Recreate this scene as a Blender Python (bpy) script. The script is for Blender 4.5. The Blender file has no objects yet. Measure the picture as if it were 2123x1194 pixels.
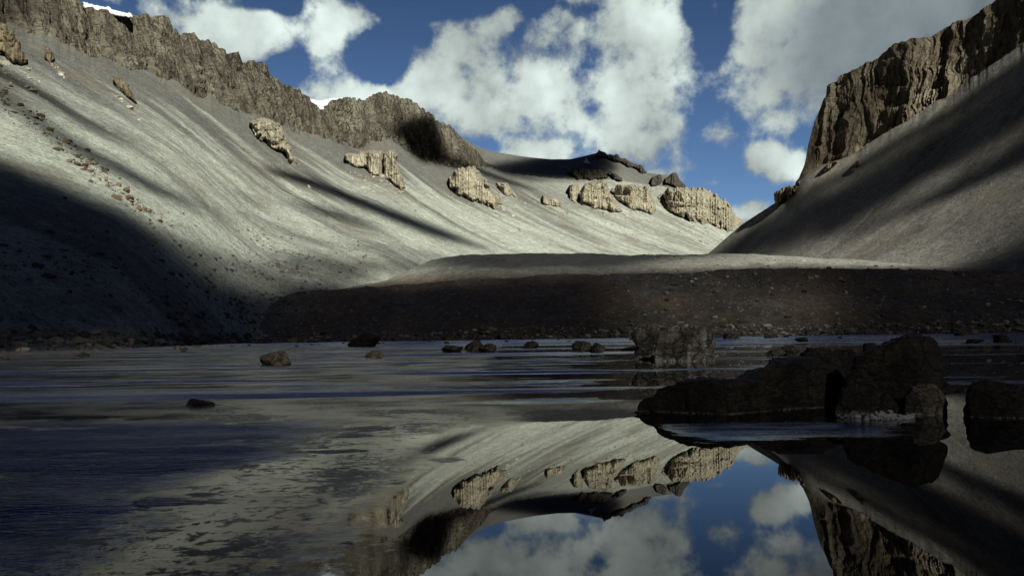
import bpy, math, random
import numpy as np
from mathutils import Matrix, Vector

S = bpy.context.scene
COL = S.collection
rng = np.random.default_rng(7)
random.seed(7)

# ------------------------------------------------------------------ camera
W0, H0, F = 2123.0, 1194.0, 1666.0
CX, HY, PHI = 1061.5, 697.5, -0.0142          # horizon height at the centre, camera roll
ZC = 1.5
CPH, SPH = math.cos(PHI), math.sin(PHI)
cam = bpy.data.cameras.new("camera")
cam.sensor_width = 36.0
cam.lens = 36.0 * F / W0
cam.shift_y = (HY - H0 / 2) / W0
cam.clip_start = 0.1
cam.clip_end = 40000
co = bpy.data.objects.new("camera", cam)
COL.objects.link(co)
M = Matrix(((CPH, -SPH, 0, 0), (0, 0, -1, 0), (SPH, CPH, 0, ZC), (0, 0, 0, 1)))
co.matrix_world = M
S.camera = co

# ------------------------------------------------------------------ light
SUN_EL, SUN_AZ = math.radians(28), math.radians(25)   # azimuth: behind the camera, towards the right
SD = np.array([math.sin(SUN_AZ) * math.cos(SUN_EL), -math.cos(SUN_AZ) * math.cos(SUN_EL), math.sin(SUN_EL)])
sl = bpy.data.lights.new("sun", 'SUN')
sl.energy = 5.0
sl.angle = math.radians(0.5)
sl.color = (0.98, 0.97, 0.86)
so = bpy.data.objects.new("sun", sl)
COL.objects.link(so)
so.rotation_euler = Vector(SD).to_track_quat('Z', 'Y').to_euler()
so.location = (400, -600, 900)

S.view_settings.view_transform = 'Standard'
S.view_settings.look = 'None'
S.view_settings.exposure = 0.85
S.view_settings.gamma = 1.0
S.cycles.max_bounces = 6
S.cycles.volume_bounces = 0
S.cycles.sample_clamp_indirect = 0.6
S.cycles.use_denoising = True


def tdir(px, py):
    """picture direction -> (x/y, z/y) of the world direction"""
    a = (np.asarray(px, float) - CX) / F
    b = (HY - np.asarray(py, float)) / F
    return a * CPH - b * SPH, a * SPH + b * CPH


def at(px, py, D):
    tx, tz = tdir(px, py)
    D = np.asarray(D, float)
    return np.stack([tx * D, D + 0 * tx, ZC + tz * D], -1)


def to_px(P):
    tx = P[..., 0] / P[..., 1]
    tz = (P[..., 2] - ZC) / P[..., 1]
    a = tx * CPH + tz * SPH
    b = -tx * SPH + tz * CPH
    return CX + a * F, HY - b * F


def hor(px):
    return HY + (px - CX) * math.tan(PHI)


def water_D(px, py):
    tx, tz = tdir(px, py)
    return ZC / np.maximum(-tz, 1e-4)


# ------------------------------------------------------------------ node helper
ALB = 0.61          # all surface colours below are written for a brighter stop


class NT:
    def __init__(self, tree):
        self.t = tree
        tree.nodes.clear()

    def n(self, kind, **kw):
        nd = self.t.nodes.new(kind)
        for k, v in kw.items():
            setattr(nd, k, v)
        return nd

    def set(self, sock, v):
        if hasattr(v, 'is_linked') or isinstance(v, bpy.types.NodeSocket):
            self.t.links.new(v, sock)
        else:
            sock.default_value = v

    def math(self, op, a, b=None, c=None, clamp=False):
        nd = self.n('ShaderNodeMath', operation=op, use_clamp=clamp)
        self.set(nd.inputs[0], a)
        if b is not None: self.set(nd.inputs[1], b)
        if c is not None: self.set(nd.inputs[2], c)
        return nd.outputs[0]

    def vec(self, op, a, b=None, c=None, out=0):
        nd = self.n('ShaderNodeVectorMath', operation=op)
        self.set(nd.inputs[0], a)
        if b is not None: self.set(nd.inputs[1], b)
        if c is not None: self.set(nd.inputs[2], c)
        return nd.outputs[out]

    def comb(self, x, y, z):
        nd = self.n('ShaderNodeCombineXYZ')
        for i, v in enumerate((x, y, z)): self.set(nd.inputs[i], v)
        return nd.outputs[0]

    def sep(self, v):
        nd = self.n('ShaderNodeSeparateXYZ')
        self.set(nd.inputs[0], v)
        return nd.outputs

    def noise(self, v, scale, detail=4, rough=0.55, dist=0.0, norm=True):
        nd = self.n('ShaderNodeTexNoise', noise_dimensions='3D', normalize=norm)
        if v is not None: self.set(nd.inputs['Vector'], v)
        nd.inputs['Scale'].default_value = scale
        nd.inputs['Detail'].default_value = detail
        nd.inputs['Roughness'].default_value = rough
        nd.inputs['Distortion'].default_value = dist
        return nd.outputs[0]

    def voro(self, v, scale, feature='F1', out='Distance', rnd=1.0):
        nd = self.n('ShaderNodeTexVoronoi', feature=feature)
        if v is not None: self.set(nd.inputs['Vector'], v)
        nd.inputs['Scale'].default_value = scale
        nd.inputs['Randomness'].default_value = rnd
        return nd.outputs[out]

    def rng(self, v, a, b, c=0.0, d=1.0, smooth=True):
        nd = self.n('ShaderNodeMapRange', interpolation_type='SMOOTHSTEP' if smooth else 'LINEAR')
        self.set(nd.inputs[0], v)
        for i, q in enumerate((a, b, c, d)): self.set(nd.inputs[i + 1], q)
        return nd.outputs[0]

    def mix(self, f, a, b, blend='MIX'):
        nd = self.n('ShaderNodeMix', data_type='RGBA', blend_type=blend)
        self.set(nd.inputs[0], f)
        for s, v in ((nd.inputs[6], a), (nd.inputs[7], b)):
            if isinstance(v, (tuple, list)):
                s.default_value = (*v[:3], 1.0)
            else:
                self.t.links.new(v, s)
        return nd.outputs[2]

    def mapv(self, v, scale):
        return self.vec('MULTIPLY', v, tuple(scale))

    def bump(self, h, strength, dist, normal=None):
        nd = self.n('ShaderNodeBump')
        nd.inputs['Strength'].default_value = strength
        nd.inputs['Distance'].default_value = dist
        self.set(nd.inputs['Height'], h)
        if normal is not None: self.set(nd.inputs['Normal'], normal)
        return nd.outputs[0]

    def surf(self, color, rough, normal=None, spec=0.3):
        nd = self.n('ShaderNodeBsdfPrincipled')
        if isinstance(color, (tuple, list)):
            nd.inputs['Base Color'].default_value = (*[q * ALB for q in color[:3]], 1)
        else:
            self.set(nd.inputs['Base Color'], self.mix(1.0, color, (ALB, ALB, ALB), 'MULTIPLY'))
        self.set(nd.inputs['Roughness'], rough)
        nd.inputs['Specular IOR Level'].default_value = spec
        if normal is not None: self.set(nd.inputs['Normal'], normal)
        o = self.n('ShaderNodeOutputMaterial')
        self.t.links.new(nd.outputs[0], o.inputs['Surface'])
        return nd

    def coord(self, which='Object'):
        nd = self.n('ShaderNodeTexCoord')
        return nd.outputs[which]

    def uv(self):
        nd = self.n('ShaderNodeUVMap', uv_map='slope')
        return nd.outputs[0]


def new_mat(name):
    m = bpy.data.materials.new(name)
    m.use_nodes = True
    return m, NT(m.node_tree)


# ------------------------------------------------------------------ sky
world = bpy.data.worlds.new("World")
S.world = world
world.use_nodes = True
g = NT(world.node_tree)
dirv = g.coord('Generated')
dx, dy, dz = g.sep(dirv)
az = g.math('ARCTAN2', dx, dy)
el = g.math('ARCSINE', dz)
# the air itself
sky = g.n('ShaderNodeTexSky', sky_type='NISHITA', sun_disc=False)
sky.sun_elevation = SUN_EL
sky.sun_rotation = math.pi - SUN_AZ
sky.altitude = 1500
sky.air_density = 1.0
sky.dust_density = 0.3
sky.ozone_density = 2.0
tintc = g.mix(g.rng(el, 0.41, 0.55), (0.55, 0.67, 0.84), (0.20, 0.44, 1.60))
skyc = g.mix(1.0, sky.outputs[0], tintc, 'MULTIPLY')
# (px, py, rx, ry, weight) of each cloud, turned into azimuth and elevation
CL = [(500, 62, 125, 80, 1), (425, 45, 60, 42, .7), (335, 18, 70, 26, .55), (690, 55, 85, 85, 1), (650, 180, 75, 58, .95), (760, 225, 110, 60, 1),
      (730, 150, 55, 55, .5), (890, 185, 110, 70, 1), (960, 95, 80, 65, 1), (1030, 50, 70, 32, .7), (1000, 250, 120, 45, .9), (1010, 165, 90, 75, .95), (1120, 160, 105, 95, 1), (1190, 230, 60, 45, .75), (1180, 75, 70, 55, .8),
      (1320, 60, 110, 85, 1), (1390, 110, 80, 75, .9), (1320, 200, 105, 115, 1), (1300, 280, 105, 42, .85), (1390, 265, 45, 50, .7),
      (1495, 272, 55, 30, .62), (1130, 308, 82, 32, 1.05), (1060, 290, 50, 18, .5), (1490, 140, 45, 34, .55), (1545, 95, 65, 55, .75), (1590, 40, 90, 75, 1),
      (1680, 110, 170, 95, 1), (1830, 60, 260, 115, 1), (1640, 190, 115, 55, .85), (2000, -40, 260, 120, 1), (1670, 240, 70, 26, .6),
      (1600, 325, 52, 32, .98), (1650, 350, 58, 36, 1), (1567, 432, 72, 24, .95), (1365, 352, 40, 16, .6), (1475, 372, 45, 9, .5), (1395, 372, 35, 12, .5),
      (1535, 215, 22, 10, .4), (700, -60, 100, 55, .9), (1290, -60, 220, 60, .9), (150, -90, 200, 60, .8)]
HOLES = [(775, 120, 48, 40, 1.0), (845, 65, 40, 22, .6), (540, 0, 60, 14, .6), (590, 150, 60, 26, .8), (850, 5, 120, 22, .8), (1090, 8, 60, 22, .5), (1470, 40, 40, 70, .8)]


def azel(px, py):
    tx, tz = tdir(px, py)
    return math.atan2(tx, 1), math.asin(tz / math.sqrt(1 + tx * tx + tz * tz))


warp = g.noise(dirv, 9.0, 6, 0.6)
wn = g.n('ShaderNodeTexNoise', noise_dimensions='3D')
g.set(wn.inputs['Vector'], dirv)
wn.inputs['Scale'].default_value = 9.0
wn.inputs['Detail'].default_value = 2
wv = g.vec('SUBTRACT', wn.outputs[1], (0.5, 0.5, 0.5))
wv = g.vec('MULTIPLY', wv, (0.055, 0.05, 0.0))
ae = g.vec('ADD', g.comb(az, el, 0.0), wv)


def blob(c, src):
    px, py, rx, ry, w = c
    a, e = azel(px, py)
    sx, sy = F / rx, F / ry
    ln = g.vec('LENGTH', g.vec('MULTIPLY_ADD', src, (sx, sy, 0), (-a * sx, -e * sy, 0)), out=1)
    return g.rng(ln, 0.1, 1.7, w, 0.0)


acc = None
for c in CL:
    b = blob(c, ae)
    acc = b if acc is None else g.math('SMOOTH_MAX', acc, b, 0.25)
for c in HOLES:
    acc = g.math('SUBTRACT', acc, blob(c, ae))
# broken cloud added over the unseen rest of sky, darkened to deepen shaded ground
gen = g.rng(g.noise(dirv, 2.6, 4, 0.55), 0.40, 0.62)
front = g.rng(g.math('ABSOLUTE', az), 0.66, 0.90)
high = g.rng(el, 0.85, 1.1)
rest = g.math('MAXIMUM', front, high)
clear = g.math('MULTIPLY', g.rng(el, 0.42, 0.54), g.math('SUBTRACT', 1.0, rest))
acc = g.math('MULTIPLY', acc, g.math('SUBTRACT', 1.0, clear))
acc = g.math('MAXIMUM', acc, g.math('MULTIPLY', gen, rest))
mid = g.noise(g.vec('ADD', dirv, (5.2, 0.3, 1.1)), 13.0, 9, 0.58, 0.0)
fb = g.noise(dirv, 34.0, 7, 0.60, 0.0)
dens = g.math('MULTIPLY_ADD', g.math('SUBTRACT', mid, 0.5), 1.45, g.math('MULTIPLY', acc, 1.0))
dens = g.math('MULTIPLY_ADD', g.math('SUBTRACT', fb, 0.5), 1.3, dens)
cov = g.math('MULTIPLY', g.rng(dens, 0.25, 0.80), g.math('SUBTRACT', 1.0, g.math('MULTIPLY', clear, 0.9)))
# sun-side modelling of the billows
mid2 = g.noise(g.vec('ADD', dirv, (5.2 + 0.012, 0.3, 1.1 + 0.022)), 13.0, 6, 0.55, 0.0)
lit = g.math('SUBTRACT', mid, mid2)
big = g.noise(g.vec('ADD', dirv, (3.1, 1.7, 0.4)), 6.0, 5, 0.5)
bright = g.math('MULTIPLY_ADD', lit, 0.6, g.rng(big, 0.34, 0.66, 0.33, 0.78))
bright = g.math('MULTIPLY_ADD', g.rng(dens, 0.35, 1.05), 0.16, bright)
ga = azel(1880, 90)
gl = g.vec('LENGTH', g.vec('MULTIPLY_ADD', ae, (F / 330, F / 190, 0), (-ga[0] * F / 330, -ga[1] * F / 190, 0)), out=1)
grey = g.rng(gl, 0.45, 1.3, 0.30, 1.0)
bright = g.math('MULTIPLY', bright, grey)
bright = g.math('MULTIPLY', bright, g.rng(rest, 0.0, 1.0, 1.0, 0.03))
ccol = g.mix(g.rng(bright, 0.10, 0.55), (0.74, 0.90, 1.05), (0.87, 1.0, 0.95))
ccol = g.mix(1.0, ccol, g.comb(bright, bright, bright), 'MULTIPLY')
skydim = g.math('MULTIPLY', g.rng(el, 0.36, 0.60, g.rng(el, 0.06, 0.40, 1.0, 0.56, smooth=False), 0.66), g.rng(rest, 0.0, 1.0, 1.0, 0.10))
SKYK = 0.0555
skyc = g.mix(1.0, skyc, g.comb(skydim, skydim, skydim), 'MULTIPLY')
ck = g.vec('SCALE', ccol)
ck.node.inputs['Scale'].default_value = 10.0
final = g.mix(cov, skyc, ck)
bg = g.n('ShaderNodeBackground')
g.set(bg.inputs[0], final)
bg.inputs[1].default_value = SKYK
wo = g.n('ShaderNodeOutputWorld')
g.t.links.new(bg.outputs[0], wo.inputs[0])


# ------------------------------------------------------------------ noise for shapes
def _hash(ix, iy, iz, seed):
    h = (ix * 374761393 + iy * 668265263 + iz * 1274126177 + seed * 974634777) & 0xFFFFFFFF
    h = ((h ^ (h >> 13)) * 1274126177) & 0xFFFFFFFF
    return ((h ^ (h >> 16)) & 0xFFFF).astype(np.float64) / 65535.0


def vnoise(x, y, z=0.0, seed=0):
    x, y, z = np.broadcast_arrays(np.asarray(x, float), np.asarray(y, float), np.asarray(z, float))
    fx, fy, fz = np.floor(x), np.floor(y), np.floor(z)
    ix, iy, iz = fx.astype(np.int64), fy.astype(np.int64), fz.astype(np.int64)
    u, v, w = x - fx, y - fy, z - fz
    u = u * u * u * (u * (u * 6 - 15) + 10); v = v * v * v * (v * (v * 6 - 15) + 10); w = w * w * w * (w * (w * 6 - 15) + 10)
    r = 0
    for a in (0, 1):
        for b in (0, 1):
            for c in (0, 1):
                k = (u if a else 1 - u) * (v if b else 1 - v) * (w if c else 1 - w)
                r = r + k * _hash(ix + a, iy + b, iz + c, seed)
    return r * 2 - 1


def fbm(x, y, z=0.0, oct=4, seed=0, gain=0.5):
    r, a, t = 0, 1.0, 0.0
    for o in range(oct):
        r = r + a * vnoise(np.asarray(x) * 2 ** o, np.asarray(y) * 2 ** o, np.asarray(z) * 2 ** o, seed + o * 17)
        t += a
        a *= gain
    return r / t


def ridged(x, y, z=0.0, oct=3, seed=0):
    r, a, t = 0, 1.0, 0.0
    for o in range(oct):
        r = r + a * (1 - 2 * np.abs(vnoise(np.asarray(x) * 2 ** o, np.asarray(y) * 2 ** o, np.asarray(z) * 2 ** o, seed + o * 31)))
        t += a
        a *= 0.5
    return r / t


def sstep(x, a, b):
    t = np.clip((x - a) / (b - a), 0, 1)
    return t * t * (3 - 2 * t)


def gauss1(a, sig):
    if sig <= 0: return a
    k = np.arange(-int(3 * sig) - 1, int(3 * sig) + 2)
    w = np.exp(-k ** 2 / (2 * sig * sig)); w /= w.sum()
    p = np.pad(a, len(k) // 2, mode='edge')
    return np.convolve(p, w, 'valid')


# ------------------------------------------------------------------ mesh helpers
def tag(o, label=None, cat=None, group=None, kind=None):
    if label: o['label'] = label
    if cat: o['category'] = cat
    if group: o['group'] = group
    if kind: o['kind'] = kind
    return o


def mesh_obj(name, V, Fq, mat, smooth=True, uv=None, parent=None):
    V = np.asarray(V, np.float32)
    Fq = np.asarray(Fq, np.int32)
    me = bpy.data.meshes.new(name)
    n = Fq.shape[1]
    me.vertices.add(len(V)); me.vertices.foreach_set('co', V.ravel())
    me.loops.add(Fq.size); me.loops.foreach_set('vertex_index', Fq.ravel())
    me.polygons.add(len(Fq))
    me.polygons.foreach_set('loop_start', np.arange(0, Fq.size, n, dtype=np.int32))
    me.polygons.foreach_set('loop_total', np.full(len(Fq), n, np.int32))
    me.polygons.foreach_set('use_smooth', np.full(len(Fq), smooth, bool))
    if uv is not None:
        l = me.uv_layers.new(name='slope')
        l.data.foreach_set('uv', np.asarray(uv, np.float32)[Fq.ravel()].ravel())
    me.update(calc_edges=True)
    me.validate()
    if mat: me.materials.append(mat)
    o = bpy.data.objects.new(name, me)
    COL.objects.link(o)
    if parent: o.parent = parent
    return o


def grid_faces(r, c, flip=False):
    i = np.arange(r * c).reshape(r, c)
    q = np.stack([i[:-1, :-1], i[:-1, 1:], i[1:, 1:], i[1:, :-1]], -1).reshape(-1, 4)
    return q[:, ::-1] if flip else q


def curve(pts, px, k=1, sm=0):
    p = np.array(pts, float)
    r = np.interp(px, p[:, 0], p[:, k])
    return gauss1(r, sm) if sm else r


class Wall:
    """plan curve of a valley wall: distance along it and away from it for any point"""
    def __init__(self, P):
        P = np.asarray(P)
        d = np.r_[0, np.cumsum(np.hypot(*np.diff(P, axis=0).T))]
        L = np.linspace(0, d[-1], 420)
        x, y = np.interp(L, d, P[:, 0]), np.interp(L, d, P[:, 1])
        x, y = gauss1(x, 25), gauss1(y, 25)
        self.p = np.stack([x, y], -1)
        self.s = np.r_[0, np.cumsum(np.hypot(np.diff(x), np.diff(y)))]
        t = np.stack([np.gradient(x), np.gradient(y)], -1)
        self.t = t / np.linalg.norm(t, axis=1, keepdims=True)

    def __call__(self, P):
        Q = P[..., :2].reshape(-1, 2)
        s = np.empty(len(Q)); t = np.empty(len(Q)); nx = np.empty((len(Q), 2))
        for a in range(0, len(Q), 20000):
            q = Q[a:a + 20000]
            i = ((q[:, None, :] - self.p[None]) ** 2).sum(-1).argmin(1)
            dv = q - self.p[i]
            s[a:a + 20000] = self.s[i] + (dv * self.t[i]).sum(1)
            t[a:a + 20000] = dv[:, 0] * self.t[i, 1] - dv[:, 1] * self.t[i, 0]
            nx[a:a + 20000] = np.stack([self.t[i, 1], -self.t[i, 0]], -1)
        sh = P.shape[:-1]
        return s.reshape(sh), t.reshape(sh), nx.reshape(*sh, 2)


# ------------------------------------------------------------------ materials of the land
def scree_material(name, dark, light, bias, tint=(0.30, 0.25, 0.18), streak=1.0, apron=0.0):
    m, g = new_mat(name)
    uv = g.uv()
    ob = g.coord('Object')
    wnd = g.noise(ob, 0.006, 4, 0.6)
    uvw = g.vec('ADD', uv, g.comb(g.math('MULTIPLY', g.math('SUBTRACT', wnd, 0.5), 130.0), 0.0, 0.0))
    a = g.noise(g.mapv(uvw, (1 / 34., 1 / 270., 1)), 1.0, 6, 0.66, 0.5)
    b = g.noise(g.mapv(uvw, (1 / 130., 1 / 620., 1)), 1.0, 4, 0.55, 0.5)
    c = g.noise(g.mapv(uv, (1 / 9., 1 / 110., 1)), 1.0, 4, 0.6)
    st = g.math('MULTIPLY_ADD', a, 0.48, g.math('MULTIPLY_ADD', b, 0.75, g.math('MULTIPLY', c, 0.10)))
    st = g.rng(st, 0.50 + bias, 0.82 + bias)
    col = g.mix(g.math('MULTIPLY', st, streak), dark, light)
    if apron:
        us, ud, _ = g.sep(uv)
        fing = g.noise(g.mapv(uv, (1 / 60., 1 / 500., 1)), 1.0, 4, 0.55)
        lim = g.math('MULTIPLY_ADD', fing, 900.0, -190.0)
        ap = g.rng(g.math('SUBTRACT', lim, ud), -60.0, 130.0)
        ap = g.math('MULTIPLY', ap, g.math('MAXIMUM', g.rng(us, 1450., 1750., 1.0, 0.45), g.rng(ud, 15., -30.)))
        col = g.mix(g.math('MULTIPLY', ap, apron), col, (0.150, 0.148, 0.138))
    # grain of the debris at several sizes
    g1 = g.noise(ob, 0.45, 6, 0.75)
    g2 = g.noise(ob, 2.4, 5, 0.75)
    g0 = g.noise(ob, 0.10, 6, 0.72)
    k = g.math('ADD', g.rng(g1, 0.25, 0.75, 0.22, 1.78, False), g.rng(g2, 0.25, 0.75, -0.42, 0.42, False))
    k = g.math('ADD', k, g.rng(g0, 0.25, 0.75, -0.42, 0.42, False))
    col = g.mix(1.0, col, g.comb(k, k, k), 'MULTIPLY')
    # paler and browner blocks
    v1 = g.voro(ob, 0.28)
    w1 = g.rng(g.noise(ob, 0.02, 3), 0.42, 0.62)
    sp = g.math('MULTIPLY', g.rng(v1, 0.18, 0.28, 1, 0), w1)
    col = g.mix(g.math('MULTIPLY', sp, 0.8), col, g.mix(g.rng(g.noise(ob, 0.23, 1), 0.42, 0.5), (0.10, 0.09, 0.08), (0.75, 0.73, 0.63)))
    v2 = g.voro(g.vec('ADD', ob, (31, 7, 3)), 0.9)
    sp2 = g.rng(v2, 0.15, 0.28, 0.55, 0)
    col = g.mix(sp2, col, (0.46, 0.44, 0.38))
    v3 = g.voro(g.vec('ADD', ob, (3, 17, 5)), 0.11)
    sp3 = g.math('MULTIPLY', g.rng(v3, 0.12, 0.2, 1, 0), g.rng(g.noise(ob, 0.015, 3), 0.45, 0.6))
    col = g.mix(g.math('MULTIPLY', sp3, 0.8), col, g.mix(g.noise(ob, 0.09, 1), (0.06, 0.05, 0.045), (0.8, 0.78, 0.68)))
    br = g.rng(g.noise(ob, 0.011, 4, 0.6), 0.50, 0.68)
    col = g.mix(g.math('MULTIPLY', br, 0.45), col, g.mix(1.0, col, tint, 'MULTIPLY') if False else (*[q for q in tint],))
    h = g.math('ADD', g.math('MULTIPLY', g1, 1.0), g.math('MULTIPLY', g2, 0.3))
    h = g.math('ADD', h, g.math('MULTIPLY', g.rng(v2, 0.0, 0.4, 1, 0), 0.25))
    h = g.math('MULTIPLY_ADD', g0, 2.2, h)
    nrm = g.bump(h, 1.0, 2.6)
    g.surf(col, 0.95, nrm, 0.1)
    return m


def rock_material(name, a, b, c, sx=1.0, crack=0.6, bumpd=1.5, band=0.0):
    """jointed cliff rock; metres are divided by sx"""
    m, g = new_mat(name)
    uv = g.uv()
    ob = g.coord('Object')
    col1 = g.noise(g.mapv(uv, (1 / (9. * sx), 1 / (95. * sx), 1)), 1.0, 6, 0.66, 0.5)
    big = g.noise(ob, 0.012 / sx, 4, 0.6)
    fi = g.noise(ob, 0.30 / sx, 6, 0.72)
    col = g.mix(g.rng(col1, 0.32, 0.68), a, b)
    col = g.mix(g.rng(big, 0.45, 0.68), col, c)
    k = g.rng(fi, 0.25, 0.75, 0.55, 1.42, False)
    col = g.mix(1.0, col, g.comb(k, k, k), 'MULTIPLY')
    ck = g.noise(g.mapv(uv, (1 / (5.5 * sx), 1 / (48. * sx), 1)), 1.0, 4, 0.6, 0.5)
    ckm = g.rng(g.math('ABSOLUTE', g.math('SUBTRACT', ck, 0.47)), 0.0, 0.035, crack, 0)
    ck2 = g.noise(g.mapv(uv, (1 / (14. * sx), 1 / (4.5 * sx), 1)), 1.0, 4, 0.6, 0.6)
    ckm = g.math('MAXIMUM', ckm, g.rng(g.math('ABSOLUTE', g.math('SUBTRACT', ck2, 0.46)), 0.0, 0.02, crack * 0.6, 0))
    dk = g.rng(g.noise(ob, 0.06 / sx, 5, 0.7), 0.54, 0.70, 0, crack * 0.6)
    ckm = g.math('MAXIMUM', ckm, dk)
    col = g.mix(ckm, col, (a[0] * .3, a[1] * .28, a[2] * .28))
    h = g.math('MULTIPLY_ADD', col1, 1.2, g.math('MULTIPLY', fi, 1.0))
    h = g.math('SUBTRACT', h, g.math('MULTIPLY', ckm, 0.8))
    nrm = g.bump(h, 1.0, bumpd * sx)
    g.surf(col, 0.92, nrm, 0.15)
    return m


M_scree = scree_material('pale_scree', (0.200, 0.204, 0.190), (0.650, 0.690, 0.590), -0.07, apron=0.85)
M_scree_r = scree_material('brown_grey_scree', (0.175, 0.165, 0.146), (0.350, 0.340, 0.300), -0.02)
M_cliff = rock_material('dark_dolerite', (0.070, 0.057, 0.045), (0.185, 0.165, 0.125), (0.21, 0.20, 0.150), crack=0.85)
M_cliff_r = rock_material('brown_dolerite', (0.125, 0.100, 0.070), (0.220, 0.180, 0.128), (0.33, 0.29, 0.21), crack=0.8)
M_pale = rock_material('pale_granite', (0.43, 0.385, 0.275), (0.54, 0.49, 0.365), (0.47, 0.425, 0.315), sx=2.4, crack=0.55)
M_darkout = rock_material('dark_outcrop_rock', (0.075, 0.064, 0.052), (0.125, 0.108, 0.085), (0.12, 0.105, 0.08))
M_brownout = rock_material('ochre_outcrop_rock', (0.19, 0.150, 0.090), (0.30, 0.245, 0.155), (0.27, 0.23, 0.15), sx=0.9)


def snow_material():
    m, g = new_mat('snow')
    h = g.noise(g.coord('Object'), 0.3, 4)
    g.surf((0.82, 0.86, 0.9), 0.6, g.bump(h, 0.4, 1.0), 0.3)
    return m


def moraine_material():
    m, g = new_mat('moraine_debris')
    ob = g.coord('Object')
    g1 = g.noise(ob, 0.22, 6, 0.75)
    g2 = g.noise(ob, 1.5, 5, 0.75)
    big = g.noise(ob, 0.012, 4, 0.6)
    col = g.mix(g.rng(big, 0.4, 0.64), (0.100, 0.090, 0.083), (0.170, 0.132, 0.092))
    z = g.sep(ob)[2]
    col = g.mix(g.rng(z, 40, 56), col, (0.34, 0.34, 0.295))  # upper ground painted paler to strengthen the sunlit band
    mx = g.sep(ob)[0]
    blend = g.math('MULTIPLY_ADD', g.math('SUBTRACT', g.noise(ob, 0.03, 5, 0.65), 0.5), 150.0, mx)
    col = g.mix(g.rng(blend, -105.0, -150.0), col, (0.20, 0.20, 0.19))
    patchy = g.rng(g.noise(ob, 0.035, 5, 0.65), 0.50, 0.66)
    col = g.mix(g.math('MULTIPLY', patchy, 0.55), col, (0.19, 0.175, 0.15))
    k = g.math('ADD', g.rng(g1, 0.25, 0.75, 0.4, 1.6, False), g.rng(g2, 0.25, 0.75, -0.35, 0.35, False))
    col = g.mix(1.0, col, g.comb(k, k, k), 'MULTIPLY')
    v1 = g.voro(ob, 0.22)
    col = g.mix(g.rng(v1, 0.10, 0.2, 0.8, 0), col, (0.42, 0.39, 0.33))
    v2 = g.voro(g.vec('ADD', ob, (11, 5, 3)), 0.7)
    col = g.mix(g.rng(v2, 0.12, 0.24, 0.6, 0), col, (0.34, 0.32, 0.28))
    h = g.math('ADD', g.math('MULTIPLY', g1, 1.4), g.math('MULTIPLY', g2, 0.4))
    g.surf(col, 0.95, g.bump(h, 0.9, 1.2), 0.1)
    return m


M_snow = snow_material()
M_mor = moraine_material()

# ------------------------------------------------------------------ left valley wall
SKYL = [(-420, -170), (-200, -110), (0, -62), (80, -38), (150, -10), (168, 0), (174, 14), (200, 17), (235, 22), (275, 34), (300, 31), (340, 40), (350, 55), (368, 72), (385, 73),
        (400, 76), (430, 82), (447, 88), (457, 107), (470, 110), (490, 112), (497, 126), (515, 131), (530, 131), (546, 138), (553, 158), (566, 162), (576, 176), (589, 181), (609, 183),
        (637, 198), (643, 211), (663, 228), (686, 209), (716, 205), (752, 209), (767, 202), (793, 190), (811, 195), (849, 212), (869, 230), (880, 233), (892, 236), (902, 255), (917, 258),
        (933, 265), (947, 281), (984, 304), (1035, 319), (1097, 328), (1145, 332), (1183, 331), (1216, 323), (1242, 316), (1255, 320), (1280, 326), (1305, 337), (1331, 349), (1342, 360),
        (1382, 364), (1400, 364), (1410, 376), (1428, 390), (1445, 394), (1473, 402), (1496, 418), (1517, 443), (1537, 467), (1600, 530), (1700, 560)]
CTOP = [p for p in SKYL if p[0] <= 947] + [(965, 297), (985, 312), (1009, 338), (1030, 347), (1060, 353), (1150, 363), (1250, 368), (1350, 381), (1425, 393), (1440, 397), (1500, 427), (1537, 470), (1600, 533), (1700, 563)]
BASE = [(-420, -30), (-200, 10), (0, 46), (38, 56), (76, 73), (84, 61), (115, 74), (150, 101), (158, 95), (193, 121), (219, 122), (272, 145), (280, 133), (321, 155), (364, 161), (420, 203),
        (433, 194), (456, 209), (530, 237), (576, 253), (622, 271), (678, 279), (716, 300), (745, 308), (762, 292), (776, 280), (790, 276), (805, 288), (869, 321), (933, 344), (979, 347), (1009, 345),
        (1030, 350), (1060, 356), (1150, 366), (1250, 371), (1350, 384), (1425, 396), (1440, 400), (1500, 430), (1537, 473), (1600, 536), (1700, 566)]
DC = [(-420, 740), (0, 980), (250, 1150), (500, 1350), (800, 1800), (1000, 2150), (1250, 2550), (1540, 2950), (1700, 3100)]
FOOT = [(-420, 770, 100), (0, 737, 155), (250, 729, 190), (400, 722, 280), (500, 716, 380), (560, 690, 450), (620, 632, 520), (680, 612, 580), (800, 602, 680), (900, 575, 850), (1000, 550, 1100),
        (1200, 542, 1450), (1540, 542, 1900), (1700, 560, 2100)]

colL = np.arange(-420, 1660, 1.7)
nL = len(colL)
fpy = curve(FOOT, colL, 1, 12); fD = curve(FOOT, colL, 2, 12)
cD = curve(DC, colL, 1, 60)
bpy_ = curve(BASE, colL, 1, 3) + 6.0 * vnoise(colL / 14, 0.4, 0, 33) * (colL < 900) + 2.0 * vnoise(colL / 4, 0.4, 0, 34)
bsm = curve(BASE, colL, 1, 22) - 2 * (colL < 1000)
tpy = curve(CTOP, colL, 1, 0.6)
spy = curve(SKYL, colL, 1, 0.6)
Pf = at(colL, fpy, fD); Pc = at(colL, bpy_, cD)
WL = Wall(np.stack([tdir(colL, bpy_)[0] * cD, cD], -1))

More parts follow.
